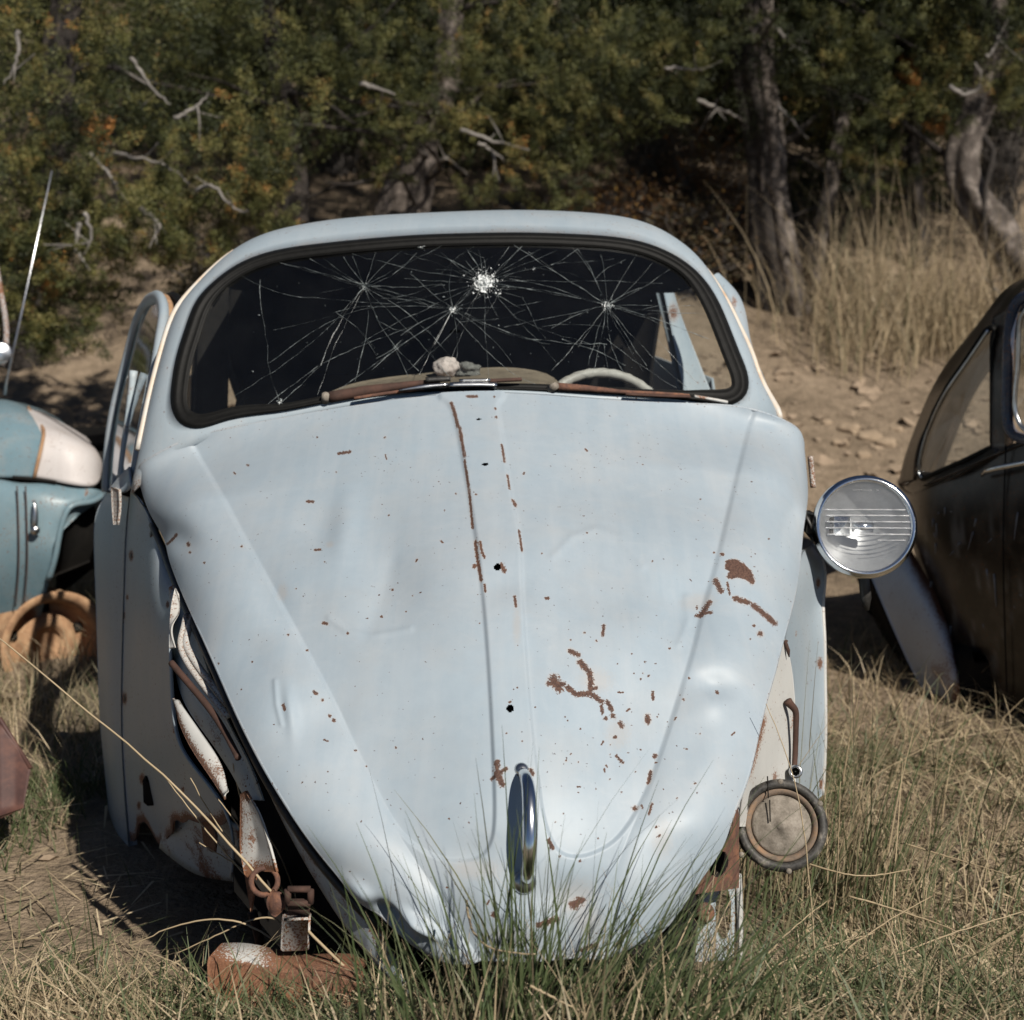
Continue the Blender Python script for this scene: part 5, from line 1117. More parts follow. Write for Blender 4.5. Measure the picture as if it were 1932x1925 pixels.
# rusty sheet of metal at the left edge
g = loft([A([(-60, 1340, 3.0), (-60, 1550, 2.85)]), A([(0, 1358, 2.98), (0, 1540, 2.83)]), A([(30, 1400, 2.96), (28, 1530, 2.85)]), A([(58, 1452, 2.94), (44, 1525, 2.87)])], 12, 20, lin=True)
mb = MB(); mb.grid(g, thick=.012, r=.2); mb.tube(A([(-60, 1338, 3.0), (0, 1357, 2.98), (58, 1450, 2.94)]), .005, 6); o = mb.build('rusty_sheet', mat_plain('maroon_rusty_sheet', (.03, .016, .015), (.065, .032, .028), 14, .6, c3=(.12, .055, .04)))
tag(o, 'maroon rusty metal sheet standing in the grass at the left edge', 'sheet metal')

# ================================================================== plants
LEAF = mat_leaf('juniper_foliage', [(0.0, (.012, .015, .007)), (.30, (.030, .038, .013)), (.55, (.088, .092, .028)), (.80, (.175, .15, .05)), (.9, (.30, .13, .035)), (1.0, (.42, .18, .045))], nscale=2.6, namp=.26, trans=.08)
SHRUBLEAF = mat_leaf('autumn_shrub_leaves', [(0.0, (.035, .034, .02)), (.35, (.075, .06, .03)), (.6, (.14, .085, .045)), (.85, (.25, .12, .04)), (1.0, (.34, .20, .05))], nscale=3.0)
GRASS = mat_leaf('meadow_grass', [(0.0, (.055, .082, .032)), (.3, (.098, .118, .056)), (.48, (.155, .15, .085)), (.62, (.26, .21, .135)), (.85, (.40, .315, .20)), (1.0, (.56, .46, .31))], rough=.5, trans=.14, nscale=5, namp=.24)
BARK = mat_plain('juniper_bark', (.012, .0105, .009), (.03, .025, .022), 16, .95, bumpd=.02, bstr=.9, c3=(.085, .07, .06))
PALEBARK = mat_plain('weathered_bark', (.03, .026, .022), (.085, .07, .06), 14, .95, bumpd=.02, bstr=.9, c3=(.30, .26, .23))
DEADWOOD = mat_plain('grey_dead_wood', (.09, .082, .075), (.18, .165, .15), 20, .9, bumpd=.005, c3=(.30, .275, .25))
TWIG = mat_plain('grey_twigs', (.075, .068, .062), (.16, .145, .135), 12, .95)
prg = np.random.default_rng(21)

def leaves(C, D, L, W, tint):
    """diamond leaves: centre, axis, length, width -> V, Q, tint"""
    n = len(C); R = prg.normal(0, 1, (n, 3)); B = np.cross(D, R); B /= np.linalg.norm(B, axis=1)[:, None] + 1e-9
    V = np.stack([C - D * L[:, None] * .5, C + B * W[:, None] * .5, C + D * L[:, None] * .5, C - B * W[:, None] * .5], 1).reshape(-1, 3)
    return V, np.arange(4 * n).reshape(n, 4), np.repeat(tint, 4)

def foliage(blobs, per_tuft=220, tuft_gap=.085, l0=.009, l1=.019, spread=.078, dens=1.0):
    """blobs (x, y, z, r, tint) in metres -> clumps of sprays of small scale leaves"""
    Cs, Ds, Ts = [], [], []
    for x, y, z, r, tn in blobs:
        nt_ = max(4, int(dens * 3.2 * (r / tuft_gap)**2))
        d = prg.normal(0, 1, (nt_, 3)); d /= np.linalg.norm(d, axis=1)[:, None]
        rad = r * prg.uniform(.35, 1.08, nt_)**.6
        c = np.array([x, y, z]) + d * rad[:, None] * np.array([1, .9, .92])
        ax = d * .8 + np.array([0, 0, .35]) + prg.normal(0, .35, (nt_, 3)); ax /= np.linalg.norm(ax, axis=1)[:, None]
        t0 = tn + prg.normal(0, .16, nt_); t0 = np.minimum(t0, .74) if tn < .85 else np.maximum(t0, .88)
        u = prg.uniform(-.6, 1, (nt_, per_tuft)); ang = prg.normal(0, 1, (nt_, per_tuft, 3)) * spread * .21
        P = c[:, None] + ax[:, None] * (u * spread)[..., None] + ang * (1.1 - .5 * np.clip(u, 0, 1))[..., None]
        Dl = ax[:, None] + prg.normal(0, .55, (nt_, per_tuft, 3)); Dl /= np.linalg.norm(Dl, axis=2)[..., None]
        Cs.append(P.reshape(-1, 3)); Ds.append(Dl.reshape(-1, 3)); Ts.append((t0[:, None] + prg.normal(0, .06, (nt_, per_tuft)) + .09 * u).ravel())  # tint rises along each spray, painting shaded interiors and lit tips
    C = np.vstack(Cs); Dd = np.vstack(Ds); T_ = np.concatenate(Ts); n = len(C)
    L = prg.uniform(l0, l1, n); return leaves(C, Dd, L, L * prg.uniform(.28, .45, n), np.clip(T_, 0, 1))

def leafobj(name, parts, mat, parent=None):
    V = []; Q = []; T_ = []; n = 0
    for v, q, t in parts: V.append(v); Q.append(q + n); T_.append(t); n += len(v)
    return link(name, mesh_np(name, np.vstack(V), np.vstack(Q), mat, False, {'tint': np.concatenate(T_)}), parent)

def pxblobs(lst, Y, tint=.5, jY=.35):
    out = []
    for b in lst:
        x, y, r = b[:3]; tn = b[3] if len(b) > 3 else tint; yy = Y + prg.normal(0, jY * .5); c = at(x, y, yy); out.append((*c, r / FPX * yy * 1.12, tn + prg.normal(0, .09)))
    return out

def trunk_tube(mb, pts, Y, r0, r1, knots=.12, seg=14):
    P = A([(x, y, Y + (p[0] if p else 0)) for x, y, *p in pts]); n = 60; P = resample(P, n)
    P = P + (fnoise(P * 2.2, 2)[:, None] - .5) * np.array([.10, .06, 0]) 
    r = np.linspace(r0, r1, n) / FPX * Y
    T_ = np.gradient(P, axis=0); T_ /= np.linalg.norm(T_, axis=1)[:, None]; B = np.cross(T_, (0, 1, 0)); B /= np.linalg.norm(B, axis=1)[:, None]; U = np.cross(B, T_)
    th = np.linspace(0, 2 * np.pi, seg * 2, endpoint=False)
    flare = 1 + .5 * np.exp(-np.linspace(0, 1, n) / .07)
    rad = r[:, None] * flare[:, None] * (1 + .16 * np.cos(5 * th + 1.3)[None] + .3 * (fnoise(np.stack([np.cos(th)[None] * 1.5 + 0 * r[:, None], np.sin(th)[None] * 1.5 + 0 * r[:, None], np.linspace(0, 5, n)[:, None] + 0 * th[None]], -1), 3) - .5))
    G_ = P[:, None] + rad[..., None] * (np.cos(th)[None, :, None] * B[:, None] + np.sin(th)[None, :, None] * U[:, None])
    idx = np.arange(n * seg * 2).reshape(n, -1); i2 = np.hstack([idx, idx[:, :1]])
    mb.add(G_.reshape(-1, 3), np.stack([i2[:-1, :-1], i2[1:, :-1], i2[1:, 1:], i2[:-1, 1:]], -1).reshape(-1, 4)); return P

def wander(p0, d0, L, n=9, bend=.35):
    P = [np.array(p0, float)]; d = np.array(d0, float); d /= np.linalg.norm(d)
    for k in range(n - 1):
        d = d + prg.normal(0, bend, 3) * .6; d /= np.linalg.norm(d); P.append(P[-1] + d * L / (n - 1))
    return np.array(P)

def tree(name, label, trunks, blobs, fill, deadb=(), limbs=10, barkm=None, Y=8):
    base = A([(trunks[0][0][0][0], trunks[0][0][0][1], trunks[0][1])])[0]
    t = thing(name, label, 'tree', base, 'juniper trees behind the cars')
    lines = []
    for pts, ty, r0, r1, bm in trunks:
        mb = MB(); lines.append((trunk_tube(mb, pts, ty, r0, r1), r1 / FPX * ty)); mb.build('trunk', bm)
        o = bpy.context.scene.objects[-1] if False else None
    for o in [o for o in COL.objects if o.name.split('.')[0] == 'trunk' and o.parent is None]: adopt(o, t)
    for k in range(limbs):
        P, r = lines[k % len(lines)]; i = prg.integers(len(P) // 3, len(P)); d = prg.normal(0, 1, 3) * np.array([1, .6, .35]) + np.array([0, -.25, .15])
        w = wander(P[i], d, prg.uniform(.5, 1.3)); mb = MB(); mb.tube(resample(w, 14), np.linspace(r * .4, .004, 14), 6); mb.build('limb', barkm or BARK, t)
    for pts in deadb:
        P = A(pts); P = resample(P, 14); P = P + prg.normal(0, .004, P.shape); mb = MB(); mb.tube(P, np.linspace(.013, .004, 14) * prg.uniform(.75, 1.1), 7)
        for q in range(2):
            i = prg.integers(4, 12); w = wander(P[i], prg.normal(0, 1, 3) + np.array([0, 0, .1]), prg.uniform(.1, .22), 6, .10); mb.tube(w, np.linspace(.005, .0015, 6), 5)
        mb.build('dead_branch', DEADWOOD, t)
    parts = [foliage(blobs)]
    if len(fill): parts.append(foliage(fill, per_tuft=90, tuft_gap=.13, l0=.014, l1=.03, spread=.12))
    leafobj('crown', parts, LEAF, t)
    return t

def fillblobs(n, x0, x1, y0, y1, Y0, Y1, r0=.14, r1=.28, tint=.38):  # low tints on backing clumps put the shade behind the crowns into colour
    out = []
    for k in range(n):
        Y = prg.uniform(Y0, Y1); c = at(prg.uniform(x0, x1), prg.uniform(y0, y1), Y); out.append((*c, prg.uniform(r0, r1), tint + prg.normal(0, .08)))
    return out

bA = pxblobs([(60, 60, 62), (180, 90, 55), (100, 180, 70), (205, 165, 52), (30, 250, 64), (60, 330, 70), (170, 232, 60), (120, 400, 62), (50, 480, 70), (130, 500, 52), (160, 440, 46), (40, 575, 50), (165, 560, 36), (88, 620, 34, .3), (240, 392, 44), (262, 440, 42), (300, 392, 38), (335, 330, 46), (352, 420, 42), (330, 282, 42), (400, 440, 42), (450, 465, 40), (420, 245, 42), (470, 335, 42), (500, 400, 42), (480, 205, 46), (550, 120, 46), (560, 60, 52), (522, 262, 42), (542, 332, 36), (600, 190, 26), (580, 105, 42), (410, 300, 34), (380, 360, 34), (235, 505, 22), (330, 455, 30), (255, 90, 40, .3), (185, 258, 12, .97), (430, 345, 12, .95), (95, 545, 10, .93), (18, 470, 14, .9), (240, 480, 16), (450, 380, 30), (300, 340, 30)], 6.7, .52)
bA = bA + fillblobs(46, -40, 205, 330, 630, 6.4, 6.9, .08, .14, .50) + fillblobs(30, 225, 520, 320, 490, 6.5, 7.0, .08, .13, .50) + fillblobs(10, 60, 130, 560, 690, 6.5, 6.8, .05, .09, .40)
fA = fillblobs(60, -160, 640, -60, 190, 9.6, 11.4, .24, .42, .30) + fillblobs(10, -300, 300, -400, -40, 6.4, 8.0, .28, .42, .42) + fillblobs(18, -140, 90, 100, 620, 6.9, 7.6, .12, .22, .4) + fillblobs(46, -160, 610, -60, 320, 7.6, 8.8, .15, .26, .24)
tree('juniper_tree', 'big juniper with drooping olive foliage hanging at the left edge', [([(40, 740), (60, 560), (90, 400), (110, 200), (120, 0), (130, -400)], 8.2, 34, 20, BARK), ([(560, 520), (557, 400), (552, 300), (545, 200), (525, 60), (515, -260)], 9.0, 22, 14, BARK)], bA, fA,
     [[(170, 288, 6.6), (195, 318, 6.6), (222, 348, 6.6)], [(210, 292, 6.8), (290, 305, 6.8), (340, 330, 6.8), (360, 352, 6.8)], [(265, 392, 6.5), (300, 425, 6.5), (312, 440, 6.5)], [(370, 360, 6.5), (400, 350, 6.5), (430, 385, 6.5), (470, 400, 6.5)], [(330, 225, 6.6), (365, 205, 6.6), (395, 175, 6.6)], [(35, 60, 6.5), (30, 120, 6.5), (8, 160, 6.5)], [(150, 420, 6.4), (145, 470, 6.4), (170, 510, 6.4)], [(250, 110, 6.6), (285, 165, 6.6), (320, 200, 6.6)], [(160, 400, 6.4), (172, 440, 6.4), (160, 480, 6.4)]], limbs=16)
bB = pxblobs([(690, 60, 52), (760, 90, 60), (720, 160, 52), (850, 60, 60), (800, 200, 56), (880, 130, 52), (940, 90, 52), (760, 262, 42), (728, 322, 38), (860, 242, 42), (920, 205, 42), (960, 282, 32), (1020, 200, 52), (1070, 250, 42), (1090, 320, 36), (1060, 130, 52), (1110, 378, 24), (1140, 170, 42), (1150, 80, 52), (898, 372, 32), (935, 375, 30), (1000, 345, 34), (650, 110, 42), (1030, 290, 30), (1000, 60, 50), (830, 140, 44), (985, 140, 40), (1055, 380, 22), (735, 225, 36)], 8.0, .50)
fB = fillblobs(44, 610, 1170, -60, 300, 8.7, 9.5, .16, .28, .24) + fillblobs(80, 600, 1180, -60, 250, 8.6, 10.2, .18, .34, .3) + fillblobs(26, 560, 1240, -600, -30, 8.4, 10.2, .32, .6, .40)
tree('juniper_tree', 'middle juniper with twin pale trunks rising behind the blue car roof', [([(735, 500), (745, 405), (765, 335), (800, 270), (830, 200), (850, 60), (860, -300)], 8.8, 28, 16, PALEBARK), ([(780, 500), (793, 405), (803, 340), (815, 262), (828, 210)], 8.75, 22, 15, PALEBARK)], bB, fB,
     [[(870, 245, 7.7), (930, 265, 7.7), (1000, 282, 7.7)], [(680, 160, 7.7), (720, 170, 7.7), (745, 180, 7.7)], [(900, 270, 7.8), (935, 290, 7.8), (950, 300, 7.8)], [(810, 330, 8.5), (840, 300, 8.4), (880, 330, 8.4)]], limbs=14)
bC = pxblobs([(1200, 100, 52), (1250, 60, 52), (1300, 40, 52), (1280, 150, 42), (1205, 200, 32), (1340, 100, 34), (1250, 200, 34), (1380, 50, 40), (1520, 60, 60), (1600, 90, 60), (1560, 150, 52), (1660, 120, 52), (1500, 130, 36)], 8.4, .44)
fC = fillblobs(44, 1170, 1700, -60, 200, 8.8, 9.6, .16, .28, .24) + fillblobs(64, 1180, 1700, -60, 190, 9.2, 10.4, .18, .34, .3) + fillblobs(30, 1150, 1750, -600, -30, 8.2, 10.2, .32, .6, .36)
tree('juniper_tree', 'dark leaning juniper trunk standing right of the blue car roof', [([(1478, 640), (1466, 560), (1452, 450), (1440, 330), (1425, 200), (1412, 80), (1405, -100), (1398, -400)], 9.0, 36, 26, BARK), ([(1502, 640), (1492, 560), (1478, 480), (1462, 380), (1452, 250), (1440, 120), (1436, -80)], 8.93, 26, 16, PALEBARK), ([(1527, 640), (1530, 560), (1540, 470), (1560, 385), (1580, 300), (1600, 180)], 9.05, 18, 9, PALEBARK)], bC, fC,
     [[(1318, 192, 8.6), (1365, 210, 8.7), (1405, 228, 8.9)], [(1255, 128, 8.3), (1290, 129, 8.3), (1325, 133, 8.3)], [(1465, 200, 8.9), (1500, 235, 8.8), (1525, 262, 8.8)], [(1462, 50, 8.8), (1490, 80, 8.8), (1520, 100, 8.8)]], limbs=16)
bD = pxblobs([(1700, 60, 52), (1750, 140, 52), (1800, 80, 52), (1652, 200, 50), (1722, 205, 42), (1785, 205, 42), (1850, 120, 52), (1880, 60, 52), (1905, 152, 42), (1872, 205, 32), (1622, 262, 50), (1652, 302, 42), (1682, 332, 40), (1920, 90, 44), (1730, 165, 16, .97), (1722, 135, 10, .95), (1772, 232, 12, .98), (1830, 40, 40), (1640, 350, 34), (1780, 50, 40)], 8.6, .42)
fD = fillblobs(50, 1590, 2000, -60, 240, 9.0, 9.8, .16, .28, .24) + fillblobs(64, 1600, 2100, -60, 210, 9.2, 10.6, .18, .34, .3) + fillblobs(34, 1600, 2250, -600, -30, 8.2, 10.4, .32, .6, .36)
tree('juniper_tree', 'twisted juniper with pale split trunk bending at the right edge', [([(1990, 600), (1915, 490), (1868, 420), (1828, 375), (1808, 330), (1812, 280), (1832, 220), (1852, 160), (1872, 40), (1890, -200)], 8.6, 36, 18, PALEBARK), ([(1732, 600), (1729, 430), (1722, 330), (1719, 200), (1714, 0), (1712, -200)], 9.6, 17, 12, BARK), ([(1650, 520), (1640, 400), (1612, 300), (1590, 200), (1580, 60)], 10.0, 12, 9, BARK)], bD, fD,
     [[(1790, 165, 8.3), (1830, 178, 8.3), (1850, 150, 8.3), (1840, 120, 8.3)], [(1860, 110, 8.3), (1880, 80, 8.3), (1885, 50, 8.3)], [(1930, 640, 8.2), (1890, 560, 8.3), (1850, 520, 8.4)]], limbs=14)
# woodland further up the hill, plus unseen trees added at left to block skylight
wood = [(x, y, z, r, .3) for x, y, z, r in zip(prg.uniform(-7, -3.4, 70), prg.uniform(-2, 5.5, 70), prg.uniform(.6, 5.0, 70), prg.uniform(.5, .9, 70))] + fillblobs(330, 250, 2100, -150, 250, 10.8, 14, .3, .6, .22) + fillblobs(40, -400, 500, -200, 200, 11, 15, .35, .7, .33) + fillblobs(26, 1480, 1800, 230, 430, 10.3, 11.5, .2, .4, .38)
o = leafobj('wood_with_sky_screen', [foliage(wood, per_tuft=70, tuft_gap=.25, l0=.03, l1=.065, spread=.20)], LEAF); tag(o, 'dark evergreen wood filling the hillside behind the trees, with unseen trees added at left', 'wood', kind='stuff')

def twig_shrub(label, px, py, Y, rx, rz, n, mat=TWIG, leaf=0, tint=.6, cat='shrub'):
    c = at(px, py, Y); base = np.array([c[0], c[1], tz(c[0], c[1])])
    t = thing('shrub', label, cat, base, 'leafless and autumn shrubs'); mb = MB(); tips = []
    H = max(.2, c[2] + rz - base[2])
    for k in range(n):
        a = prg.uniform(0, 2 * np.pi); rad = prg.uniform(.1, 1)
        e = base + np.array([rx * rad * math.cos(a), rx * .8 * rad * math.sin(a), H * prg.uniform(.35, 1.0)])
        m = .5 * (base + e) + prg.normal(0, .10, 3) * rx + np.array([0, 0, .12 * H]); P = resample(np.array([base + prg.normal(0, .05, 3) * np.array([1, 1, 0]), m, e]), 8) + prg.normal(0, .012, (8, 3))
        mb.tube(P, np.linspace(.0065, .0022, 8), 4, cap=False)
        for q in range(3):
            i = prg.integers(3, 8); w = wander(P[i], prg.normal(0, 1, 3) + np.array([0, 0, .4]), prg.uniform(.1, .3) * rx * 2, 5); mb.tube(w, np.linspace(.003, .0012, 5), 3, cap=False); tips.append(w[-1]); tips.append(w[2])
    mb.build('twigs', mat, t)
    if leaf:
        tp = np.array(tips); C = np.repeat(tp, leaf, 0) + prg.normal(0, .035, (len(tp) * leaf, 3)); D_ = prg.normal(0, 1, C.shape); D_ /= np.linalg.norm(D_, axis=1)[:, None]; L = prg.uniform(.018, .04, len(C))
        leafobj('leaves', [leaves(C, D_, L, L * .55, np.clip(tint + prg.normal(0, .16, len(C)), 0, 1))], SHRUBLEAF, t)
twig_shrub('grey leafless shrub on the slope left of the twin pale trunks', 640, 275, 11.5, .34, .34, 130)
twig_shrub('grey leafless shrub tangle right of the middle juniper', 1235, 260, 10.2, .5, .36, 170)
twig_shrub('dark grey leafless shrub beyond the twisted trunk', 1890, 270, 10.4, .4, .5, 150)
twig_shrub('rusty brown leafed shrub left of the dark leaning trunk', 1320, 330, 9.8, .46, .25, 110, leaf=8, tint=.62)
twig_shrub('low green and yellow shrub behind the right corner of the car roof', 1330, 430, 9.2, .42, .16, 100, leaf=9, tint=.38)
twig_shrub('brown bramble shrub behind the middle of the car roof', 1060, 400, 9.6, .55, .10, 110, leaf=5, tint=.45)
twig_shrub('orange leafed shrub behind the car roof near the middle juniper', 1180, 385, 9.5, .42, .12, 90, leaf=7, tint=.66)
twig_shrub('dark shrub in the shade under the left juniper', 400, 520, 8.4, .30, .22, 90, leaf=10, tint=.2)

# ---- grass
def blades(R, H, ld, lean, W, tint, seg=4):
    n = len(R); t = np.linspace(0, 1, seg + 1)
    hx = np.cos(ld) * lean; hy = np.sin(ld) * lean
    pos = R[:, None] + np.stack([hx[:, None] * t**1.7, hy[:, None] * t**1.7, t[None] * (1 - .32 * np.minimum(lean, 1.4)[:, None] * t[None])], -1) * H[:, None, None]
    fa = prg.uniform(0, np.pi, n); f = np.stack([np.cos(fa), np.sin(fa), 0 * fa], -1)
    w = W[:, None] * (1 - .93 * t[None]**1.4) * .5
    G_ = np.stack([pos - f[:, None] * w[..., None], pos + f[:, None] * w[..., None]], 2)
    V = G_.reshape(-1, 3); b = (np.arange(n) * (seg + 1) * 2)[:, None] + np.arange(seg)[None] * 2
    Q = np.stack([b, b + 1, b + 3, b + 2], -1).reshape(-1, 4); return V, Q, np.repeat(np.clip(tint, 0, 1), (seg + 1) * 2)
def scatter(n, x0, x1, y0, y1, fn=None):
    X = prg.uniform(x0, x1, n); Y = prg.uniform(y0, y1, n)
    if fn is not None:
        k = prg.random(n) < fn(X, Y); X, Y = X[k], Y[k]
    return np.stack([X, Y, tz(X, Y) - .005], -1)
def undercar(X, Y):
    lx = (X - CO[0]) * CR[0] + (Y - CO[1]) * CR[1]; ly = (X - CO[0]) * CB[0] + (Y - CO[1]) * CB[1]
    hw = np.interp(ly, [-.95, -.8, -.5, -.1, .2], [.28, .40, .52, .60, .66]); return (ly > -.86) & (np.abs(lx) < hw)
def cover(n, x0, x1, y0, y1, h0, h1, dry, thr, lean0=.2, lean1=1.1, w0=.002, w1=.004, dens_scale=1.6, bare=()):
    def fn(X, Y):
        nz = fnoise(np.stack([X * dens_scale + 3, Y * dens_scale, 0 * X], -1), 3); p = sstep(thr - .08, thr + .08, nz) * .95 + .05
        p = np.where(undercar(X, Y), 0, p)
        for bx, by, ra, rb in bare: p = p * (1 - .96 * np.exp(-(((X - bx) / ra)**2 + ((Y - by) / rb)**2)**2))
        return p
    R = scatter(n, x0, x1, y0, y1, fn); m = len(R)
    nd_ = fnoise(np.stack([R[:, 0] * 3.1 + 7, R[:, 1] * 3.1, 0 * R[:, 0]], -1), 3); tn = np.where(prg.random(m) < np.clip(dry + (nd_ - .5) * 2.6, .05, .97), prg.normal(.74, .12, m), prg.normal(.25, .12, m))
    return blades(R, prg.uniform(h0, h1, m) * prg.uniform(.6, 1, m), prg.uniform(0, 2 * np.pi, m), prg.uniform(lean0, lean1, m), prg.uniform(w0, w1, m), tn, 3)
def gnd(px, py):
    Y = 3.0
    for _ in range(40):
        P = at(px, py, Y); d = ray(px, py); t = (tz(P[0], P[1]) - EYE[2]) / d[2]; Y = .5 * Y + .5 * float(np.clip(t * d[1], 1.2, 12))
    return at(px, py, Y)
bareL = [(*gnd(150, 1640)[:2], .16, .22), (*gnd(280, 1790)[:2], .16, .10), (*gnd(90, 1700)[:2], .12, .1), (*gnd(300, 1600)[:2], .3, .25), (*gnd(340, 1715)[:2], .22, .12)]
bareR = [(*gnd(1800, 1495)[:2], .28, .10), (*gnd(1740, 1640)[:2], .12, .08)]
parts = [cover(9500, -1.35, -.15, 1.75, 3.4, .05, .15, .24, .50, .2, 1.3, .0026, .005, 2.6, bareL),
         cover(4200, -1.1, 1.2, 1.55, 2.15, .08, .2, .38, .38, .3, 1.2, .0026, .0048),
         cover(10500, .35, 1.75, 1.75, 3.5, .05, .17, .26, .50, .3, 1.5, .0026, .005, 3.0, bareR),
         cover(9000, .5, 2.4, 2.4, 5.6, .06, .2, .72, .46, .3, 1.2, .002, .0045, 1.5, bareR),
         cover(9000, -2.2, -.7, 3.3, 6.2, .06, .2, .66, .45, .3, 1.2, .002, .0045, 1.4)]
o = leafobj('grass', parts, GRASS); tag(o, 'short green and dry grass covering the ground around the cars', 'grass', kind='stuff')
R = scatter(8000, -3, 3.6, 5.6, 12, lambda X, Y: (.25 + .5 * sstep(-.5, 1, X)) * sstep(6.5, 8.5, Y) * sstep(.5, .62, fnoise(np.stack([X * .9, Y * .9, 0 * X], -1), 3)) * .9)
m = len(R); o = leafobj('hillside_grass', [blades(R, prg.uniform(.06, .24, m), prg.uniform(0, 6.28, m), prg.uniform(.2, 1, m), prg.uniform(.004, .008, m), prg.normal(.72, .1, m), 3)], GRASS); tag(o, 'dry yellow grass scattered over the slope behind', 'grass', kind='stuff')
# dead straw lying flat
def straw(n, x0, x1, y0, y1, L0, L1):
    R = scatter(n, x0, x1, y0, y1, lambda X, Y: np.where(undercar(X, Y), 0, .9)); m = len(R); R[:, 2] += prg.uniform(.005, .035, m)
    a = prg.uniform(0, 2 * np.pi, m); e = prg.normal(0, .13, m); D_ = np.stack([np.cos(a), np.sin(a), e], -1); D_ /= np.linalg.norm(D_, axis=1)[:, None]; L = prg.uniform(L0, L1, m)
    B = np.cross(D_, (0, 0, 1.0)) ; B /= np.linalg.norm(B, axis=1)[:, None]; w = (.001 + .0032 * prg.random(m)**3)[:, None]
    V = np.stack([R - D_ * L[:, None] / 2 - B * w, R - D_ * L[:, None] / 2 + B * w, R + D_ * L[:, None] / 2 + B * w * .4, R + D_ * L[:, None] / 2 - B * w * .4], 1).reshape(-1, 3)
    return V, np.arange(4 * m).reshape(m, 4), np.repeat(np.clip(prg.normal(.84, .16, m), 0, 1), 4)
o = leafobj('straw', [straw(2600, .3, 1.9, 1.7, 3.8, .05, .34), straw(800, -1.3, -.1, 1.7, 3.2, .04, .16), straw(1300, -.7, .9, 1.5, 2.1, .06, .25)], GRASS); tag(o, 'broken dry straw littering the ground', 'straw', kind='stuff')

def tuft(label, px, Y, n, h0, h1, ldir, lspread, lean0, lean1, tint, sd, rad=.05, w=(.003, .0056), seg=6, group='tall grass tufts', stems=0.0):
    x = float(at(px, 1500, Y)[0]); R = np.stack([x + prg.normal(0, rad, n), Y + prg.normal(0, rad * .8, n), np.zeros(n)], -1); R[:, 2] = tz(R[:, 0], R[:, 1]) - .01
    base = (x, Y, float(tz(x, Y)))
    o = leafobj('grass_tuft', [blades(R, prg.uniform(h0, h1, n)**1.0 * prg.uniform(.55, 1, n), ldir + prg.normal(0, lspread, n), prg.uniform(lean0, lean1, n), prg.uniform(*w, n), prg.normal(tint, sd, n), seg)], GRASS)
    return tag(o, label, 'grass', group)
PI = math.pi
tuft('upright green grass tuft in front of the chrome hood handle', 985, 1.75, 64, .28, .50, PI / 2, 1.6, .02, .28, .14, .12, .032)
tuft('long green grass tuft left of the hood handle, in front of the hood', 900, 1.73, 40, .22, .44, PI * .9, .8, .1, .45, .15, .13, .05)
tuft('green grass blades leaning left in front of the lower left hood edge', 800, 1.75, 40, .22, .44, PI * .85, .7, .15, .6, .17, .13, .06)
tuft('thick green grass tuft leaning right below the right half of the hood', 1120, 1.73, 110, .24, .48, .25, .55, .2, .75, .14, .13, .075)
tuft('green grass tuft sweeping right towards the round lamp housing', 1220, 1.77, 90, .22, .46, .15, .45, .3, .95, .16, .13, .08)
tuft('short dry tan grass clump at the bottom middle of the picture', 1040, 1.68, 170, .16, .30, PI / 2, 2.5, .1, .6, .72, .15, .12)
tuft('short mixed grass clump at the bottom below the left hood edge', 830, 1.70, 110, .12, .26, PI / 2, 2.5, .1, .7, .5, .25, .12)
tuft('mixed grass clump in front of the rusty frame beam', 650, 1.85, 110, .06, .16, PI / 2, 2.5, .1, .8, .42, .25, .13)
tuft('grey-green grass clump at the bottom left of the frame beam', 480, 1.95, 110, .05, .13, PI / 2, 2.5, .1, .9, .36, .2, .13)
tuft('green weed clump at the bottom right of the nose beside the rusty support', 1330, 1.85, 90, .12, .3, PI / 2, 2.0, .1, .8, .4, .25, .09)
tuft('tall dry and green grass growing beside the right front panel', 1590, 2.62, 240, .22, .60, .3, 1.2, .05, .5, .46, .24, .12, (.0026, .0046))
tuft('dry grass clump right of the tall grass by the front panel', 1680, 2.75, 200, .14, .42, .3, 1.4, .1, .8, .5, .24, .17, (.0026, .0046))
tuft('dark green grass clump low in the right foreground', 1740, 2.25, 90, .08, .22, PI / 2, 2.5, .1, .8, .2, .12, .10)
tuft('dark green grass clump at the right edge of the foreground', 1890, 2.4, 70, .08, .2, PI / 2, 2.5, .1, .8, .2, .12, .09)
tuft('dry grass around the bare rusty truck wheel', 110, 4.35, 170, .08, .26, PI / 2, 2.5, .1, .8, .68, .16, .18, (.0026, .005))
tuft('green and dry grass below the teal truck door', 30, 4.0, 150, .08, .22, PI / 2, 2.5, .1, .8, .5, .22, .2, (.0026, .005))
tuft('two upright green blades in the sunlit dirt at the lower left', 140, 2.36, 5, .2, .34, PI * .8, .6, .1, .35, .25, .08, .012, (.004, .006))
for k, (px, Y, lab) in enumerate([(1600, 8.3, 'tall dry yellow grass stand left of its group on the slope'), (1665, 8.6, 'tall dry yellow grass stand with curling seed heads on the slope'), (1735, 8.4, 'tall dry yellow grass stand in the middle of the slope'), (1800, 8.6, 'tall dry yellow grass stand next to the twisted trunk'), (1870, 8.2, 'dry yellow grass stand above the brown car roof'), (1560, 8.7, 'dry yellow grass at the foot of the dark leaning trunk')]):
    tuft(lab, px, Y, 300, .30, 1.25, PI / 2, 2.5, .05, .85, .74, .12, .22, (.003, .008), 6, 'tall dry grass on the slope')

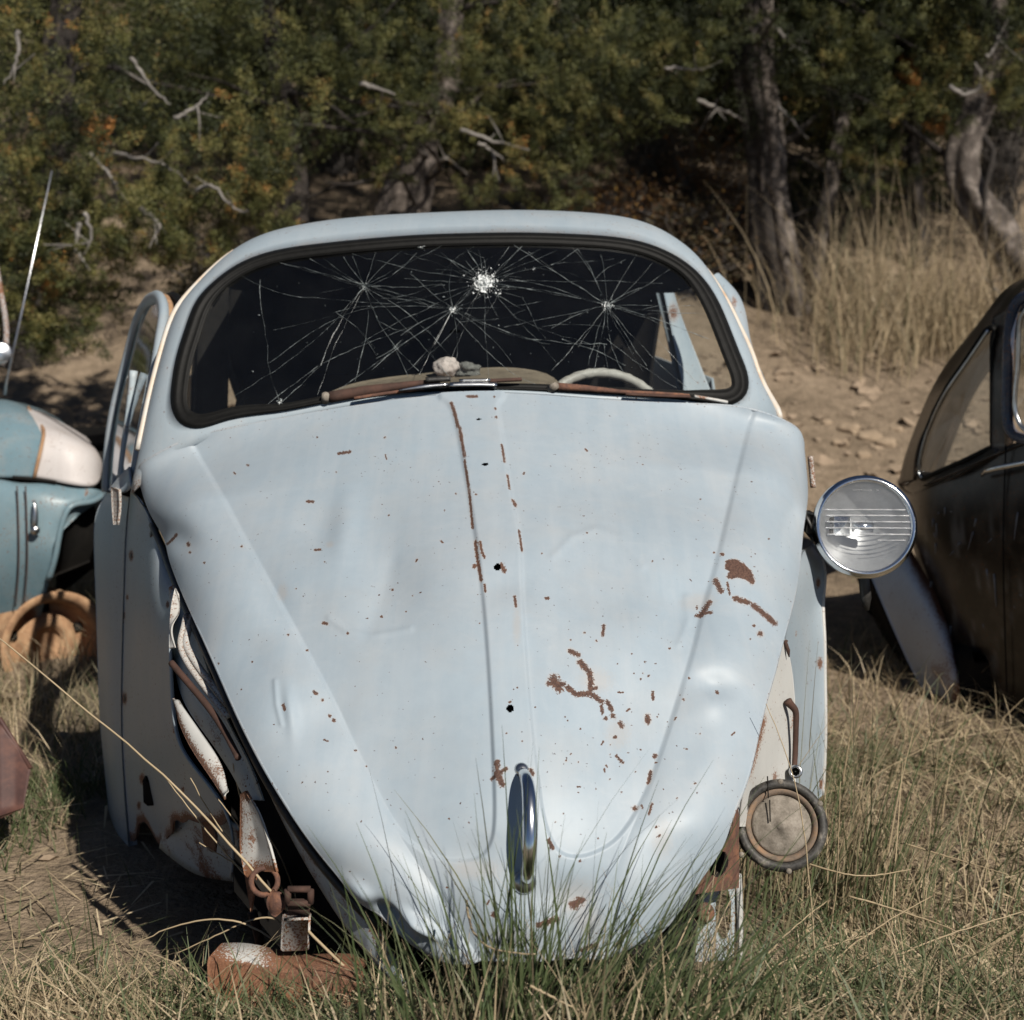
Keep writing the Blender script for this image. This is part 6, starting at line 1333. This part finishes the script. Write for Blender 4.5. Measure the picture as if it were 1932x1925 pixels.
def stalk_mesh(L, rad):
    mb = MB(); P = resample(A(L), 24); P = P + prg.normal(0, .0004, P.shape); mb.tube(P, np.linspace(rad, rad * .45, 24), 5); V = np.vstack(mb.V)
    return mesh_np('dry_stalk', V, [np.vstack(mb.Q), np.vstack(mb.T)], GRASS, True, {'tint': np.clip(.84 + .12 * (fnoise(V * 30, 2) - .5), 0, 1)})
def stalks(label, lines, rad=.0021, plant=False):
    if plant:
        t = thing('straw_plant', label, 'grass', A([lines[0][0]])[0], 'dry stalks')
        for L in lines: link('stalk', stalk_mesh(L, rad), t)
        return
    for L, lb in zip(lines, label if isinstance(label, list) else [label]): tag(link('dry_stalk', stalk_mesh(L, rad)), lb, 'grass', 'dry stalks')
stalks('longest tan stalk slanting from the frame beam up to the left edge', [[(735, 1905, 1.95), (560, 1735, 2.02), (430, 1590, 2.08), (300, 1455, 2.14), (150, 1330, 2.2), (0, 1205, 2.26), (-20, 1190, 2.27)]], .0026)
stalks('bunch of tan stalks fanning out left of the lamp bracket', [[(600, 1790, 2.2), (500, 1690, 2.2), (400, 1580, 2.2), (308, 1462, 2.2)], [(585, 1770, 2.18), (480, 1640, 2.18), (400, 1540, 2.18), (360, 1468, 2.18)], [(560, 1740, 2.22), (505, 1620, 2.22), (465, 1540, 2.22), (440, 1440, 2.22)], [(590, 1790, 2.2), (560, 1700, 2.2), (520, 1600, 2.2), (455, 1520, 2.2)], [(575, 1760, 2.25), (470, 1650, 2.25), (375, 1590, 2.25)], [(540, 1790, 2.1), (450, 1740, 2.1), (340, 1745, 2.1), (240, 1790, 2.1)], [(600, 1760, 2.15), (520, 1690, 2.15), (480, 1610, 2.15), (410, 1505, 2.15)], [(560, 1800, 2.12), (520, 1735, 2.12), (420, 1760, 2.12), (330, 1800, 2.12)]], .0019, True)
stalks('thin tan stalk bending over the round lamp housing', [[(1540, 1830, 2.0), (1532, 1720, 2.02), (1518, 1580, 2.05), (1495, 1460, 2.08), (1446, 1328, 2.12)]], .0014)
stalks('thin tan stalk standing right of the round lamp housing', [[(1560, 1790, 2.3), (1575, 1700, 2.3), (1583, 1560, 2.3), (1586, 1475, 2.3)]], .0014)
stalks(['long dry straw slanting up from the bottom edge right of the lamp support', 'long dry straw rising to the right edge of the foreground', 'dry straw lying nearest the white support strip', 'dry straw sloping down to the right edge across the others', 'dry straw leaning up below the round lamp housing', 'dry straw farthest back on the open right ground', 'dry straw lying beside the round lamp housing'], [[(1480, 1900, 1.95), (1600, 1790, 2.1), (1760, 1690, 2.3)], [(1560, 1880, 2.0), (1700, 1800, 2.1), (1930, 1720, 2.2)], [(1420, 1840, 2.05), (1520, 1800, 2.1), (1650, 1760, 2.15)], [(1600, 1690, 2.3), (1760, 1740, 2.25), (1930, 1820, 2.1)], [(1400, 1880, 1.95), (1450, 1800, 2.05), (1560, 1700, 2.2)], [(1700, 1590, 2.6), (1800, 1620, 2.55), (1900, 1650, 2.5)], [(1500, 1620, 2.4), (1600, 1650, 2.35), (1720, 1640, 2.4)]], .002)
stalks(['bent straw touching the hood below its left panel', 'short pale straw at the bottom edge below the hood handle'], [[(880, 1700, 1.83), (930, 1790, 1.72), (1010, 1800, 1.7)], [(1000, 1860, 1.66), (1060, 1890, 1.66), (1110, 1915, 1.66)]], .002)
stalks(['thin stalk standing nearest the right front panel, before the brown car', 'thin stalk leaning right before the white fender of the brown car', 'thin stalk bent low to the right before the brown car'], [[(1590, 1480, 3.0), (1605, 1380, 3.0), (1625, 1290, 3.0)], [(1700, 1450, 3.2), (1760, 1340, 3.2), (1800, 1290, 3.2)], [(1640, 1470, 3.0), (1690, 1440, 3.0), (1780, 1395, 3.0)]], .0018)

STONE = mat_plain('tan_rubble', (.13, .098, .068), (.23, .175, .122), 9, .95, bumpd=.01, bstr=.7, c3=(.33, .25, .18))
# loose rubble too small to count
def rubble(n, x0, x1, y0, y1, s0, s1, sd_):
    g_ = np.random.default_rng(sd_); V0 = np.array([(1, 0, 0), (-1, 0, 0), (0, 1, 0), (0, -1, 0), (0, 0, 1), (0, 0, -1), (.7, .7, .5), (-.7, .6, .6), (.6, -.7, .55)], float)
    F0 = np.array([(4, 0, 6), (4, 6, 2), (4, 2, 7), (4, 7, 1), (4, 1, 3), (4, 3, 8), (4, 8, 0), (5, 6, 0), (5, 2, 6), (5, 7, 2), (5, 1, 7), (5, 3, 1), (5, 8, 3), (5, 0, 8)])
    VV = []; FF = []
    for k in range(n):
        x, y = g_.uniform(x0, x1), g_.uniform(y0, y1); s_ = s0 + (s1 - s0) * g_.random()**3; a = g_.uniform(0, 6.28); V = V0 * (1 + g_.normal(0, .22, (9, 1))) * s_ * np.array([1.3, 1, .55]) ; c_, q_ = math.cos(a), math.sin(a)
        V = V @ np.array([[c_, q_, 0], [-q_, c_, g_.normal(0, .3)], [0, g_.normal(0, .3), 1]]); FF.append(F0 + 9 * k); VV.append(V + np.array([x, y, float(tz(x, y))]))
    return np.vstack(VV), np.vstack(FF)
v1, f1 = rubble(420, 1.0, 2.6, 6.2, 8.4, .010, .05, 5); v2, f2 = rubble(260, -2.6, -.6, 3.4, 8, .01, .05, 6); v3, f3 = rubble(240, -1.2, 1.8, 1.8, 4.5, .004, .016, 8)
o = link('rubble', mesh_np('rubble', np.vstack([v1, v2, v3]), np.vstack([f1, f2 + len(v1), f3 + len(v1) + len(v2)]), STONE, False)); tag(o, 'small loose stones and clods scattered over the ground and the bank', 'stones', kind='stuff')
# ---- rocks on the bank
ROCK = mat_plain('tan_sandstone', (.17, .125, .085), (.27, .205, .14), 9, .95, bumpd=.01, bstr=.7, c3=(.37, .285, .2))
for k, (px, py, w, h, lab) in enumerate([(1562, 768, 26, 10, 'small dark stone at the top of the rubble right of the blue car'), (1600, 812, 30, 16, 'pale flat stone in the middle of the rubble on the bank'), (1640, 826, 34, 14, 'broad flat sandstone slab in the rubble on the bank'), (1672, 838, 26, 14, 'pale slab at the right end of the rubble beside the brown car'), (1585, 838, 22, 12, 'tan stone at the lower left of the rubble'), (1610, 775, 20, 10, 'rounded tan stone at the upper right of the rubble'), (1560, 800, 16, 9, 'small tan stone nearest the blue car in the rubble'), (1630, 860, 20, 10, 'small stone at the foot of the rubble'), (1690, 812, 18, 9, 'small stone touching the brown car outline'), (115, 1390, 26, 9, 'flat pale stone in the shade left of the blue car door'), (165, 1470, 20, 12, 'pale stone half in shade near the rusty sheet')]):
    P = gnd(px, py); s_ = P[1] / FPX
    th = np.linspace(0, np.pi, 9); ph = np.linspace(0, 2 * np.pi, 14, endpoint=False); Tt, Pp = np.meshgrid(th, ph, indexing='ij'); d = np.stack([np.sin(Tt) * np.cos(Pp), np.sin(Tt) * np.sin(Pp), np.cos(Tt)], -1)
    d = np.sign(d) * np.abs(d)**.6; kx = 1 + .5 * (fnoise(d * 1.6 + 7 * k, 2) - .5); a_ = prg.uniform(-.6, .6)
    V = d * kx[..., None] * np.array([w * s_, w * s_ * .7, h * s_]) * .72; V = V @ np.array([[math.cos(a_), math.sin(a_), 0], [-math.sin(a_), math.cos(a_), .25], [0, -.2, 1]]) + P
    mb = MB(); mb.grid(np.transpose(np.concatenate([V, V[:, :1]], 1), (1, 0, 2)), toward=P + np.array([0, 0, 5])); o = mb.build('rock', ROCK, smooth=False); tag(o, lab, 'rock', 'loose rocks')
